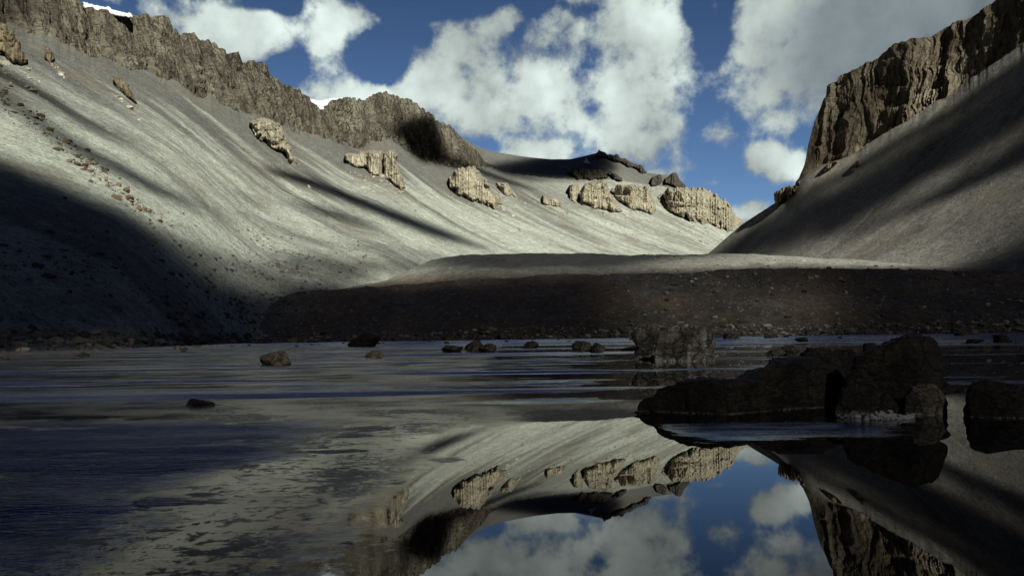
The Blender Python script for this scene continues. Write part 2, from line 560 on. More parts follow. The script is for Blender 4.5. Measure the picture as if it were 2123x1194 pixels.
# talus: foot to a little above the cliff foot
NT_ = 300
h = np.linspace(-0.04, 1.0, NT_)[:, None]
Dt = fD[None] + (cD - fD)[None] * h
al = 0.66
prof = al * h + (1 - al) * np.maximum(h, 0) ** 1.9
zt = Pf[:, 2][None] + (Pc[:, 2] - Pf[:, 2])[None] * prof
Ps = at(colL, bsm, cD)
zt = Pf[:, 2][None] + (Ps[:, 2] - Pf[:, 2])[None] * prof
zt = zt + (Pc[:, 2] - Ps[:, 2])[None] * np.clip(h, 0, 1) ** 14
txt = tdir(colL, fpy)[0][None] * (1 - h) + tdir(colL, bsm)[0][None] * h
PT = np.stack([txt * Dt, Dt, zt], -1)
sT, dT, nT = WL(PT)
hh = np.clip(h, 0, 1)
env = np.sin(np.pi * np.clip(hh, 0.02, 1)) ** 0.7 + 0.15
PT[..., 2] += env * (2.2 * fbm(sT / 110, dT / 1200, 0, 3, 3) + 0.5 * fbm(sT / 24, dT / 500, 0, 3, 5)) * np.clip(Dt / 900, 0.25, 1.2)
gul = np.clip(1 - np.abs(vnoise((sT + 14 * fbm(sT / 80, dT / 160, 0, 3, 22)) / 70, dT / 1500, 0.3, 21)) * 7, 0, 1)
PT[..., 2] -= gul * env * 2.2 * np.clip(Dt / 900, 0.25, 1.3) * sstep(fbm(sT / 130, dT / 300, 0, 2, 23), -0.2, 0.3)
PT[..., 2] += (0.45 * fbm(PT[..., 0] / 9, PT[..., 1] / 9, 0, 4, 9) + 0.8 * fbm(PT[..., 0] / 40, PT[..., 1] / 40, 0, 4, 10)) * np.clip(Dt / 300, .5, 3) * np.clip(1.15 - h, 0, 1) ** 0.5
LEFT = mesh_obj('scree_slope', PT.reshape(-1, 3), grid_faces(NT_, nL), M_scree, True, np.stack([sT, dT], -1).reshape(-1, 2))
tag(LEFT, 'long pale streaked scree slope sweeping down below the dark jagged cliff band', 'slope', None, 'structure')

# cliff band
NCL = 130
v = np.linspace(-0.22, 1.0, NCL)[:, None]
zb = Pc[:, 2]
Dtop = cD.copy()
for _ in range(3):
    ztp = at(colL, tpy, Dtop)[:, 2]
    Dtop = cD + 0.32 * np.maximum(ztp - zb, 0)
ztp = at(colL, tpy, Dtop)[:, 2]
Hc = np.maximum(ztp - zb, 0.5)
zz = zb[None] + Hc[None] * v - (v < 0) * 6
DD = cD[None] + (Dtop - cD)[None] * v
tx0, tx1 = tdir(colL, bpy_)[0], tdir(colL, tpy)[0]
txc = tx0[None] + (tx1 - tx0)[None] * np.clip(v, 0, 1)
PC = np.stack([txc * DD, DD, zz], -1)
sC, dC, nC = WL(PC)


def cleft(a, b, oct, seed):
    """rounded ribs parted by sharp narrow clefts"""
    r, k, t = 0, 1.0, 0.0
    for o in range(oct):
        r = r + k * (1 - 2 * (1 - np.minimum(np.abs(vnoise(a * 2 ** o, b * 2 ** o, 0.5, seed + o * 31)) * 2.2, 1)) ** 2)
        t += k
        k *= 0.5
    return r / t


def cliff_relief(s, z, amp):
    wob = 5 * fbm(s / 40, z / 40, 0, 2, 40)
    r = 0.8 * amp * cleft((s + wob) / 75, z / 700, 2, 41)
    r = r + 0.55 * amp * cleft((s + wob * .5) / 22, z / 190, 2, 42)
    r = r + 0.22 * amp * cleft((s + wob * .3) / 8, z / 50, 2, 43)
    st = z / 16 + 0.9 * fbm(s / 50, z / 60, 0, 2, 45)
    r = r + 0.20 * amp * (np.abs((st % 1) - 0.5) * 2 - .5) * (0.4 + 0.6 * vnoise(s / 25, z / 25, 0, 46))
    r = r + 0.22 * amp * fbm(s / 9, z / 8, 0, 3, 44)
    return r


ampC = np.clip(Hc / 6, 0.5, 17)[None]
off = cliff_relief(sC, zz, ampC) * np.clip(1.2 - 0.55 * np.clip(v, 0, 1), 0, 1.2)
PC[..., :2] += nC * off[..., None]
jag = 3.6 * vnoise(sC / 13, 0.3, 0, 51) + 3.0 * vnoise(sC / 5, 0.3, 0, 52)
PC[..., 2] += np.clip(v - 0.6, 0, 1) * 2.5 * jag * np.clip(Hc / 60, 0, 1)[None]
# plateau lip behind the top so the band has depth
lip = PC[-1][None] + np.array([0.1, 1.0, -0.95])[None, None] * np.array([6, 40, 160])[:, None, None]
PCL = np.concatenate([PC, lip], 0)
sCL = np.concatenate([sC, np.repeat(sC[-1:], 3, 0)], 0)
uvC = np.stack([sCL, PCL[..., 2]], -1)
keep = colL < 1030
kc = np.where(keep)[0]
CLIFF = mesh_obj('cliff', PCL[:, kc].reshape(-1, 3), grid_faces(NCL + 3, len(kc)), M_cliff, False, uvC[:, kc].reshape(-1, 2))
tag(CLIFF, 'long dark brown jagged cliff band crowning the pale scree slope', 'cliff', None, 'structure')

# rounded upland behind the far end of the band
NH = 70
kh = np.where(colL > 840)[0]
ch = colL[kh]
w = np.linspace(-0.12, 1.0, NH)[:, None]
lowpy = np.where(ch < 1000, np.maximum(tpy[kh] + 10, spy[kh]), bsm[kh] + 2)
lowpy = gauss1(lowpy, 2)
D0 = np.where(ch < 1000, Dtop[kh] + 40, cD[kh] - 3)
D0 = gauss1(D0, 3)
D1 = D0 + 650 * sstep(ch, 860, 1050) * (1 - 0.7 * sstep(ch, 1350, 1480)) + 30
P0 = at(ch, lowpy, D0); P1 = at(ch, spy[kh], D1)
dh = D0[None] + (D1 - D0)[None] * np.maximum(w, 0) + (w < 0) * 2
zh = P0[:, 2][None] + (P1[:, 2] - P0[:, 2])[None] * (0.62 * w + 0.38 * (1 - (1 - np.clip(w, 0, 1)) ** 2) * (w > 0))
zh = zh - (w < 0) * 25
txh = tdir(ch, lowpy)[0][None] * (1 - w) + tdir(ch, spy[kh])[0][None] * w
PH = np.stack([txh * dh, dh, zh], -1)
sH, dH, nH = WL(PH)
PH[..., 2] += 3.0 * fbm(PH[..., 0] / 80, PH[..., 1] / 80, 0, 4, 61) * np.clip(1 - w, 0, 1) * np.clip(w + .1, 0, 1)
back = PH[-1][None] + np.array([0.1, 1.0, -0.18])[None, None] * np.array([60, 300, 900])[:, None, None]
PH2 = np.concatenate([PH, back], 0)
sH2, dH2, _ = WL(PH2)
HILL = mesh_obj('hill', PH2.reshape(-1, 3), grid_faces(NH + 3, len(kh)), M_scree, True, np.stack([sH2, dH2], -1).reshape(-1, 2))
tag(HILL, 'smooth grey upland rising behind the pale outcrops at the valley end', 'hill', None, 'structure')

# ------------------------------------------------------------------ right valley wall
RTOP = [(1440, 556), (1468, 526), (1537, 466), (1608, 420), (1630, 404), (1659, 372), (1674, 360), (1700, 344), (1740, 330), (1775, 317), (1794, 301), (1827, 281), (1899, 238), (1924, 220), (1965, 194), (2031, 151),
        (2067, 128), (2118, 93), (2300, -30), (2600, -230)]
RCT = [(1440, 556), (1468, 526), (1537, 466), (1608, 420), (1630, 404), (1655, 373), (1668, 340), (1675, 304), (1683, 270), (1692, 244), (1700, 220), (1708, 196), (1711, 178), (1733, 165), (1740, 151), (1774, 145),
       (1794, 129), (1812, 120), (1838, 100), (1858, 88), (1901, 78), (1924, 76), (1965, 56), (2003, 42), (2026, 25), (2056, 4), (2123, -45), (2300, -170), (2600, -380)]
RDC = [(1440, 1500), (1540, 1450), (1670, 1330), (1800, 1248), (1880, 1196), (1985, 1172), (2020, 1138), (2123, 1078), (2400, 930), (2600, 850)]
RFOOT = [(1440, 575, 1250), (1480, 560, 1200), (1600, 560, 950), (1700, 560, 820), (1800, 562, 720), (1900, 572, 640), (2000, 590, 570), (2123, 620, 500), (2300, 650, 430), (2600, 690, 380)]
colR = np.arange(1440, 2600, 1.7)
nR = len(colR)
rfp = curve(RFOOT, colR, 1, 15); rfD = curve(RFOOT, colR, 2, 15)
rcD = curve(RDC, colR, 1, 12)
rbp = curve(RTOP, colR, 1, 3) + (1.4 * vnoise(colR / 12, 0.4, 0, 133) + 0.7 * vnoise(colR / 4, 0.4, 0, 134)) * sstep(colR, 1680, 1740); rtp = curve(RCT, colR, 1, 0.8)
rsm = curve(RTOP, colR, 1, 4)
kq = sstep(colR, 1640, 1800)
rsm = rsm * (1 - kq) + curve(RTOP, colR, 1, 16) * kq
Qf = at(colR, rfp, rfD); Qc = at(colR, rbp, rcD); Qs = at(colR, rsm, rcD)
WR = Wall(np.stack([tdir(colR, rbp)[0] * rcD, rcD], -1)[::-1])
NTR = 260
h = np.linspace(-0.15, 1.0, NTR)[:, None]
Dr = rfD[None] + (rcD - rfD)[None] * h
prr = 0.36 * h + 0.64 * np.maximum(h, 0) ** 1.8
zr = Qf[:, 2][None] + (Qs[:, 2] - Qf[:, 2])[None] * prr + (Qc[:, 2] - Qs[:, 2])[None] * np.clip(h, 0, 1) ** 16
txr = tdir(colR, rfp)[0][None] * (1 - h) + tdir(colR, rsm)[0][None] * h
PR = np.stack([txr * Dr, Dr, zr], -1)
sR, dR, nRn = WR(PR)
envr = np.sin(np.pi * np.clip(h, 0.02, 1)) ** 0.7 + 0.1
PR[..., 2] += envr * (2.0 * fbm(sR / 90, dR / 1000, 0, 3, 13) + 0.5 * fbm(sR / 20, dR / 400, 0, 3, 15)) + 0.4 * fbm(PR[..., 0] / 9, PR[..., 1] / 9, 0, 4, 19)
rear = PR[-1][None] + np.array([0.55, 1.0, -0.35])[None, None] * np.array([40, 200, 700])[:, None, None]
PR2 = np.concatenate([PR, rear], 0)
sR2, dR2, _ = WR(PR2)
RIGHT = mesh_obj('scree_slope', PR2.reshape(-1, 3), grid_faces(NTR + 3, nR), M_scree_r, True, np.stack([sR2, dR2], -1).reshape(-1, 2))
tag(RIGHT, 'steep brown grey scree slope under the columned cliff, crossed by soft cloud shadow', 'slope', None, 'structure')
# right cliff
kr = np.where(colR > 1648)[0]
cr = colR[kr]
NCR = 150
v = np.linspace(-0.15, 1.0, NCR)[:, None]
d0 = rcD[kr]; z0 = Qc[kr, 2]
d1 = d0.copy()
for _ in range(3):
    z1 = at(cr, rtp[kr], d1)[:, 2]
    d1 = d0 + 0.22 * np.maximum(z1 - z0, 0)
z1 = at(cr, rtp[kr], d1)[:, 2]
Hr = np.maximum(z1 - z0, 0.5)
zz = z0[None] + Hr[None] * v - (v < 0) * 6
dd = d0[None] + (d1 - d0)[None] * v
t0, t1 = tdir(cr, rbp[kr])[0], tdir(cr, rtp[kr])[0]
txx = t0[None] + (t1 - t0)[None] * np.clip(v, 0, 1)
PRC = np.stack([txx * dd, dd, zz], -1)
sRC, dRC, nRC = WR(PRC)
ampR = np.clip(Hr / 8, 0.5, 15)[None]
sw = sRC + 16 * fbm(sRC / 90, zz / 110, 0, 3, 150) + 5 * fbm(sRC / 18, zz / 16, 0, 2, 153)
part = 0.35 + 0.65 * sstep(fbm(sRC / 60, zz / 80, 0, 3, 154), -0.25, 0.35)
off = 0.72 * part * cliff_relief(sw * 1.35 + 900, zz * 0.75, ampR)
off = off + 0.55 * ampR * cleft(sw / 140, zz / 400, 2, 145) + 0.38 * ampR * fbm(sRC / 30, zz / 30, 0, 4, 146)
led = zz / 34 + 1.2 * fbm(sRC / 70, zz / 90, 0, 2, 155)
off = off - 0.30 * ampR * (led % 1) * sstep(vnoise(sRC / 45, np.floor(led), 0.3, 156), -0.3, 0.4)
off *= np.clip(1.2 - 0.6 * np.clip(v, 0, 1), 0, 1.2) * sstep(cr, 1650, 1720)[None]
PRC[..., :2] += nRC * off[..., None]
PRC[..., 2] += np.clip(v - 0.7, 0, 1) * 3 * (2.0 * vnoise(sRC / 10, 0.3, 0, 151) + 1.5 * vnoise(sRC / 4, 0.3, 0, 152))
lip = PRC[-1][None] + np.array([0.6, 1.0, -0.6])[None, None] * np.array([10, 60, 300])[:, None, None]
PRC2 = np.concatenate([PRC, lip], 0)
sRC2 = np.concatenate([sRC, np.repeat(sRC[-1:], 3, 0)], 0)
RCLIFF = mesh_obj('cliff', PRC2.reshape(-1, 3), grid_faces(NCR + 3, len(kr)), M_cliff_r, False, np.stack([sRC2, PRC2[..., 2]], -1).reshape(-1, 2))
tag(RCLIFF, 'tall brown columned cliff with dark vertical clefts above the shaded scree', 'cliff', None, 'structure')

# ------------------------------------------------------------------ moraine across the valley
MSH = [(430, 712, 430), (500, 711, 430), (600, 709, 430), (1000, 703.5, 420), (1600, 695, 420), (2123, 688, 420), (2700, 680, 420)]
MCR = [(430, 690), (500, 668), (540, 645), (575, 618), (620, 603), (660, 599), (750, 596), (850, 592), (930, 585), (1000, 579), (1150, 571), (1300, 568), (1400, 566), (1480, 561), (1560, 557), (1700, 555), (1800, 556), (1900, 559), (2000, 563), (2123, 568), (2700, 590)]
MC2 = [(430, 700), (620, 620), (700, 606), (800, 585), (850, 560), (900, 538), (960, 528), (1040, 530), (1100, 529), (1200, 526), (1330, 526), (1480, 527), (1560, 529), (1650, 533), (1750, 540), (1900, 548), (2100, 560), (2700, 590)]
colM = np.arange(430, 2700, 1.8)
nM = len(colM)
mcp = curve(MCR, colM, 1, 8) + 3.2 * fbm(colM / 110, 0.2, 0, 3, 77) + 1.2 * fbm(colM / 22, 0.2, 0, 3, 78); m2p = np.minimum(curve(MC2, colM, 1, 12), 999)
D_s, D_c, D_2 = 415 + 12 * fbm(colM / 150, 0.5, 0, 3, 71), 505 + 10 * fbm(colM / 200, 0.5, 0, 3, 72), 780 + 0 * colM
zc_ = at(colM, mcp, D_c)[:, 2]; z2_ = at(colM, m2p, D_2)[:, 2]
rows = []
for q in np.linspace(-0.10, 1, 110):
    d = D_s + (D_c - D_s) * q
    z = np.where(q < 0, q * 8, zc_ * (1.12 * np.clip(q, 0, 1) - 0.12 * np.clip(q, 0, 1) ** 3))
    rows.append(np.stack([tdir(colM, mcp)[0] * d, d, z], -1))
for q in np.linspace(0, 1, 90)[1:]:
    d = D_c + (D_2 - D_c) * q
    dip = -5.0 * np.sin(np.pi * np.clip(q * 3, 0, 1)) * sstep(colM, 560, 900)
    z = zc_ + (z2_ - zc_) * q + dip
    rows.append(np.stack([tdir(colM, mcp)[0] * d, d, z], -1))
for dd_, zz_ in ((40, -8), (150, -45), (400, -90)):
    rows.append(np.stack([tdir(colM, mcp)[0] * (D_2 + dd_), D_2 + dd_, np.maximum(z2_ + zz_, -4)], -1))
PM = np.stack(rows, 0)
q = np.ones(len(rows)); q[:14] = 0.25
PM[..., 2] += q[:, None] * (2.6 * fbm(PM[..., 0] / 70, PM[..., 1] / 60, 0, 4, 73) + 1.1 * ridged(PM[..., 0] / 28, PM[..., 1] / 60, 0, 2, 75) + 0.75 * fbm(PM[..., 0] / 8, PM[..., 1] / 8, 0, 4, 74))
MOR = mesh_obj('moraine', PM.reshape(-1, 3), grid_faces(len(rows), nM), M_mor, True, PM[..., :2].reshape(-1, 2))
tag(MOR, 'broad low dark moraine of stony debris closing the valley behind the pond', 'moraine', None, 'structure')


# depth of the left wall behind a picture point
def make_depth(colX, parts):
    grid = [to_px(p)[1] for p in parts]
    dep = [p[..., 1] for p in parts]
    Y = np.concatenate(grid, 0); D = np.concatenate(dep, 0)

    def f(px, py):
        px, py = np.broadcast_arrays(np.asarray(px, float), np.asarray(py, float))
        out = np.empty(px.size)
        for k, (a, b) in enumerate(zip(px.ravel(), py.ravel())):
            i = int(np.clip(np.searchsorted(colX, a), 0, len(colX) - 1))
            y = Y[:, i]; d = D[:, i]
            o = np.argsort(-y)
            out[k] = np.interp(-b, -y[o], np.maximum.accumulate(d[o]))
        return out.reshape(px.shape)
    return f


hfull = np.full((NH, nL, 3), np.nan)
step = slice(None, None, 4)
pt_s = PT[step]
PHf = np.repeat(at(colL, bpy_, cD)[None], 18, 0)
PHf[:, kh] = PH[::4][:18]
PCs = np.repeat(at(colL, bpy_, cD)[None], 10, 0)
PCs[:, kc] = np.stack([txc * DD, DD, zb[None] + 0], -1)[0:1, kc] if False else PCs[:, kc]
vv = np.linspace(0.05, 1, 10)[:, None]
PCs = np.stack([(tx0 + (tx1 - tx0) * vv) * (cD + (Dtop - cD) * vv), cD + (Dtop - cD) * vv, zb + Hc * vv], -1)
depthL = make_depth(colL, [pt_s, PCs, PHf])
depthR = make_depth(colR, [PR[::4]])


# ------------------------------------------------------------------ outcrops standing out of the slopes
def poly_sd(poly, X, Y):
    p = np.array(poly, float)
    n = len(p)
    d = np.full(X.shape, 1e9); ins = np.zeros(X.shape, bool)
    for i in range(n):
        x0, y0 = p[i]; x1, y1 = p[(i + 1) % n]
        ex, ey = x1 - x0, y1 - y0
        t = np.clip(((X - x0) * ex + (Y - y0) * ey) / (ex * ex + ey * ey + 1e-9), 0, 1)
        d = np.minimum(d, np.hypot(X - x0 - t * ex, Y - y0 - t * ey))
        c = ((y0 > Y) != (y1 > Y)) & (X < (x1 - x0) * (Y - y0) / (y1 - y0 + 1e-12) + x0)
        ins ^= c
    return np.where(ins, d, -d)


def outcrop(name, poly, depth, mat, wall, label, cat='rock outcrop', group=None, upright=0.85, bulge=0.20, rib=1.0, step=1.3, seed=0, edge=None, Dfix=None):
    p = np.array(poly, float)
    x0, y0 = p.min(0) - 3; x1, y1 = p.max(0) + 3
    n0 = min(max((x1 - x0), (y1 - y0)), 400)
    xs = np.arange(x0, x1, step); ys = np.arange(y0, y1, step)
    X, Y = np.meshgrid(xs, ys)
    size = min(x1 - x0, y1 - y0)
    ragged = 0.075 * size * fbm(X / 9 + seed, Y / 14, 0, 3, 201 + seed)
    sd = poly_sd(poly, X, Y) + ragged
    ins = sd > -0.6
    Db = depth(X, Y) if Dfix is None else np.full(X.shape, float(Dfix))
    ybot = np.where(ins, Y, -1e9).max(0)
    ybot = gauss1(np.where(ybot > 0, ybot, p[:, 1].max()), 4)
    Dbot = depth(xs, np.maximum(ybot, y0)) if Dfix is None else np.full(xs.shape, float(Dfix))
    mpp = Db / F
    e = np.clip(sd / (edge or 0.10 * size), 0, 1)
    ef = np.sqrt(np.clip(e * (2 - e), 0, 1))
    push = ef * np.maximum(Db - Dbot[None] * 1.0, 0) * upright + ef * bulge * size * mpp
    m_ = mpp.mean()
    sx = X * m_; sz = -Y * m_
    A = 0.085 * size * m_ * rib
    blk = vnoise(np.round(sx / (0.16 * size * m_ + 3) + 0.6 * fbm(sx / 20, sz / 20, 0, 2, 220 + seed)), np.round(sz / (0.22 * size * m_ + 4) + 0.7 * fbm(sx / 15, sz / 30, 0, 2, 221 + seed)), 0.37, 222 + seed)
    sxw = sx + 0.10 * size * m_ * fbm(sx / 25, sz / 18, 0, 3, 240 + seed)
    push = push + ef * A * (0.7 * blk + 1.5 * cleft(sxw / (0.34 * size * m_ + 3), sz / (2.2 * size * m_), 2, 241 + seed) + 0.5 * cleft(sz / (0.30 * size * m_ + 3), sx / (1.6 * size * m_), 1, 242 + seed))
    push = push + ef * A * (0.5 * ridged((sx + 0.12 * size * m_ * fbm(sx / 25, sz / 18, 0, 3, 230 + seed)) / (0.26 * size * m_ + 4) + seed, sz / (1.3 * size * m_ + 10), 0, 2, 211 + seed)
                            + 0.28 * ridged(sx / (0.07 * size * m_ + 2), sz / (0.4 * size * m_ + 5), 0, 3, 212 + seed) + 0.35 * fbm(sx / 5, sz / 4, 0, 3, 213 + seed))
    push = np.where(sd < 0.3, -3 * m_ - 4, push)
    D = np.maximum(Db - push, 5)
    front = at(X, Y, D)
    rear_ = at(X, Y, Db + 10 * m_ + 12)
    idx = np.arange(X.size).reshape(X.shape)
    ok = ins[:-1, :-1] & ins[1:, :-1] & ins[:-1, 1:] & ins[1:, 1:]
    q = np.stack([idx[:-1, :-1], idx[1:, :-1], idx[1:, 1:], idx[:-1, 1:]], -1)[ok]
    if len(q) == 0: return None
    N = X.size
    edges = {}
    for f_ in q:
        for k in range(4):
            a, b = int(f_[k]), int(f_[(k + 1) % 4])
            if (b, a) in edges: del edges[(b, a)]
            else: edges[(a, b)] = 1
    side = np.array([[b, a, a + N, b + N] for a, b in edges])
    Fq = np.concatenate([q, q[:, ::-1] + N, side], 0)
    V = np.concatenate([front.reshape(-1, 3), rear_.reshape(-1, 3)], 0)
    used = np.unique(Fq); re = np.full(2 * N, -1); re[used] = np.arange(len(used))
    V = V[used]; Fq = re[Fq]
    s, d, _ = wall(V)
    c = V.mean(0)
    o = mesh_obj(name, V - c, Fq, mat, False, np.stack([V[:, 0] * .8 + V[:, 1] * .4, V[:, 2]], -1))
    o.location = c
    return tag(o, label, cat, group)


PALE = [
    ([(-30, 40), (0, 50), (18, 60), (36, 84), (43, 102), (55, 122), (43, 138), (25, 126), (0, 111), (-30, 100)], 'ochre crag jutting from the scree at the far left edge below the dark cliff', M_brownout),
    ([(94, 96), (103, 101), (113, 122), (104, 132), (92, 120)], 'small ochre knob alone on the upper scree just right of the leftmost crag', M_brownout),
    ([(238, 158), (262, 172), (282, 212), (270, 207), (244, 184), (234, 168)], 'narrow stepped ochre rib high on the left scree below the cliff', M_brownout),
    ([(522, 255), (538, 247), (564, 252), (581, 267), (594, 288), (602, 311), (613, 343), (602, 338), (589, 321), (564, 304), (546, 293), (528, 279)], 'pale round headed crag with a tail down the scree, under the dark cliff middle', M_pale),
    ([(718, 322), (755, 315), (790, 315), (795, 329), (787, 367), (767, 363), (760, 346), (742, 350), (720, 335)], 'pale blocky crag beside the smooth leaning pillar on the scree', M_pale),
    ([(797, 320), (805, 313), (820, 315), (824, 342), (842, 389), (831, 391), (813, 378), (797, 366), (795, 337)], 'pale smooth leaning pillar of rock with a dark cleft along its side', M_pale),
    ([(933, 370), (945, 355), (956, 350), (984, 348), (997, 362), (1010, 385), (1030, 405), (1041, 422), (1015, 428), (975, 415), (950, 401), (936, 388)], 'large pale domed crag just below the black cloud shadow on the cliff', M_pale),
    ([(1026, 377), (1051, 379), (1061, 393), (1073, 408), (1051, 406), (1036, 393)], 'small pale slanting crag immediately beside the large domed crag', M_pale),
    ([(1124, 401), (1136, 409), (1160, 414), (1164, 430), (1143, 426), (1126, 423)], 'low broken pale ledge between the small slanting crag and the row of block cliffs', M_pale),
    ([(1180, 383), (1199, 382), (1202, 402), (1192, 421), (1181, 412)], 'slim pale buttress at the near end of the row of block cliffs', M_pale),
    ([(1203, 397), (1211, 384), (1234, 377), (1252, 376), (1261, 389), (1268, 415), (1287, 435), (1278, 440), (1255, 434), (1206, 423)], 'tall pale block cliff cut by upright joints, next to the slim buttress', M_pale),
    ([(1269, 397), (1283, 383), (1305, 383), (1340, 388), (1347, 402), (1357, 433), (1351, 441), (1318, 435), (1293, 421), (1273, 407)], 'fluted pale block cliff with a rounded top between two dark gullies', M_pale),
    ([(1363, 408), (1372, 401), (1375, 416), (1367, 417)], 'tiny pale stump in the dark gully between the two widest block cliffs', M_pale),
    ([(1381, 405), (1395, 393), (1438, 391), (1473, 398), (1497, 414), (1518, 440), (1540, 466), (1503, 477), (1484, 467), (1453, 459), (1430, 454), (1397, 441), (1386, 418)], 'widest pale fluted cliff closing the valley, sloping down to the notch', M_pale),
]
for i, (po, lb, mt) in enumerate(PALE):
    pm_ = np.array(po, float).mean(0)
    po = [tuple(pm_ + (np.array(q_) - pm_) * np.array([1.10, 1.08])) for q_ in po]
    outcrop('rock_outcrop', po, depthL, mt, WL, lb, 'rock outcrop', 'outcrops standing out of the left scree', seed=i * 7)
DARK = [
    ([(1176, 356), (1200, 346), (1250, 350), (1260, 368), (1235, 375), (1200, 373)], 'dark ragged rock band on the shaded upland above the slim pale buttress'),
    ([(1258, 360), (1266, 354), (1290, 369), (1290, 377), (1270, 370)], 'small dark jagged rib above the tall pale block cliff'),
    ([(1238, 318), (1242, 312), (1256, 317), (1280, 322), (1305, 333), (1332, 345), (1344, 360), (1331, 358), (1305, 347), (1280, 337), (1255, 329), (1240, 324)], 'dark summit crag lining the crest of the farthest peak'),
    ([(1350, 367), (1370, 362), (1375, 375), (1366, 385), (1349, 385)], 'dark square crag on the skyline above the dark gully'),
    ([(1378, 372), (1390, 359), (1401, 359), (1411, 374), (1430, 391), (1407, 390), (1392, 386), (1378, 380)], 'dark pointed crag on the skyline directly over the widest pale cliff'),
]
for i, (po, lb) in enumerate(DARK):
    outcrop('rock_outcrop', po, depthL, M_darkout, WL, lb, 'rock outcrop', 'dark crags on the upland', seed=100 + i * 7, bulge=0.35, rib=2.2)
RO = [
    ([(1606, 426), (1607, 400), (1618, 394), (1631, 385), (1646, 388), (1652, 380), (1664, 372), (1650, 392), (1634, 411), (1615, 423)], 'ochre broken ledge on the edge of the right slope against the sky'),
    ([(1761, 351), (1771, 338), (1780, 332), (1786, 341), (1770, 357)], 'small rust brown knob on the right scree below the columned cliff'),
    ([(1702, 355), (1715, 341), (1738, 331), (1737, 338), (1713, 356)], 'small pale brown rib at the foot of the columned cliff'),
]
for i, (po, lb) in enumerate(RO):
    outcrop('rock_outcrop', po, depthR, M_brownout, WR, lb, 'rock outcrop', 'outcrops on the right scree', seed=200 + i * 7, bulge=0.5)
SN = [
    ([(171, 4), (200, 11), (225, 16), (250, 24), (277, 31), (277, 40), (240, 34), (215, 30), (190, 28), (176, 24)], 1160, 'long thin snow strip along the crest of the dark cliff at upper left'),
    ([(640, 206), (665, 207), (690, 204), (722, 202), (740, 205), (740, 216), (690, 218), (663, 235), (645, 222)], 1780, 'white snow patch in the notch of the cliff crest left of the high dome'),
]
for po, dfx, lb in SN:
    outcrop('snow_patch', po, depthL, M_snow, WL, lb, 'snow patch', None, rib=0.25, bulge=0.1, Dfix=dfx)
outcrop('snow_patch', [(1206, 337), (1212, 332), (1216, 326), (1219, 333), (1226, 340), (1212, 340)], depthL, M_snow, WL, 'tiny snow streak just below the farthest peak', 'snow patch', None, rib=0.4, bulge=0.35)


# ------------------------------------------------------------------ ground, pond
def ground_material():
    m, g = new_mat('valley_ground')
    ob = g.coord('Object')
    n = g.noise(ob, 0.5, 5)
    g.surf(g.mix(n, (0.08, 0.07, 0.065), (0.14, 0.125, 0.11)), 0.95, g.bump(n, 0.6, 0.5), 0.1)
    return m


gr = mesh_obj('ground', [(-9000, -9000, -1.2), (9000, -9000, -1.2), (9000, 9000, -1.2), (-9000, 9000, -1.2)], [(0, 1, 2, 3)], ground_material(), False)
tag(gr, 'stony valley floor under the pond and the slopes', 'ground', None, 'structure')


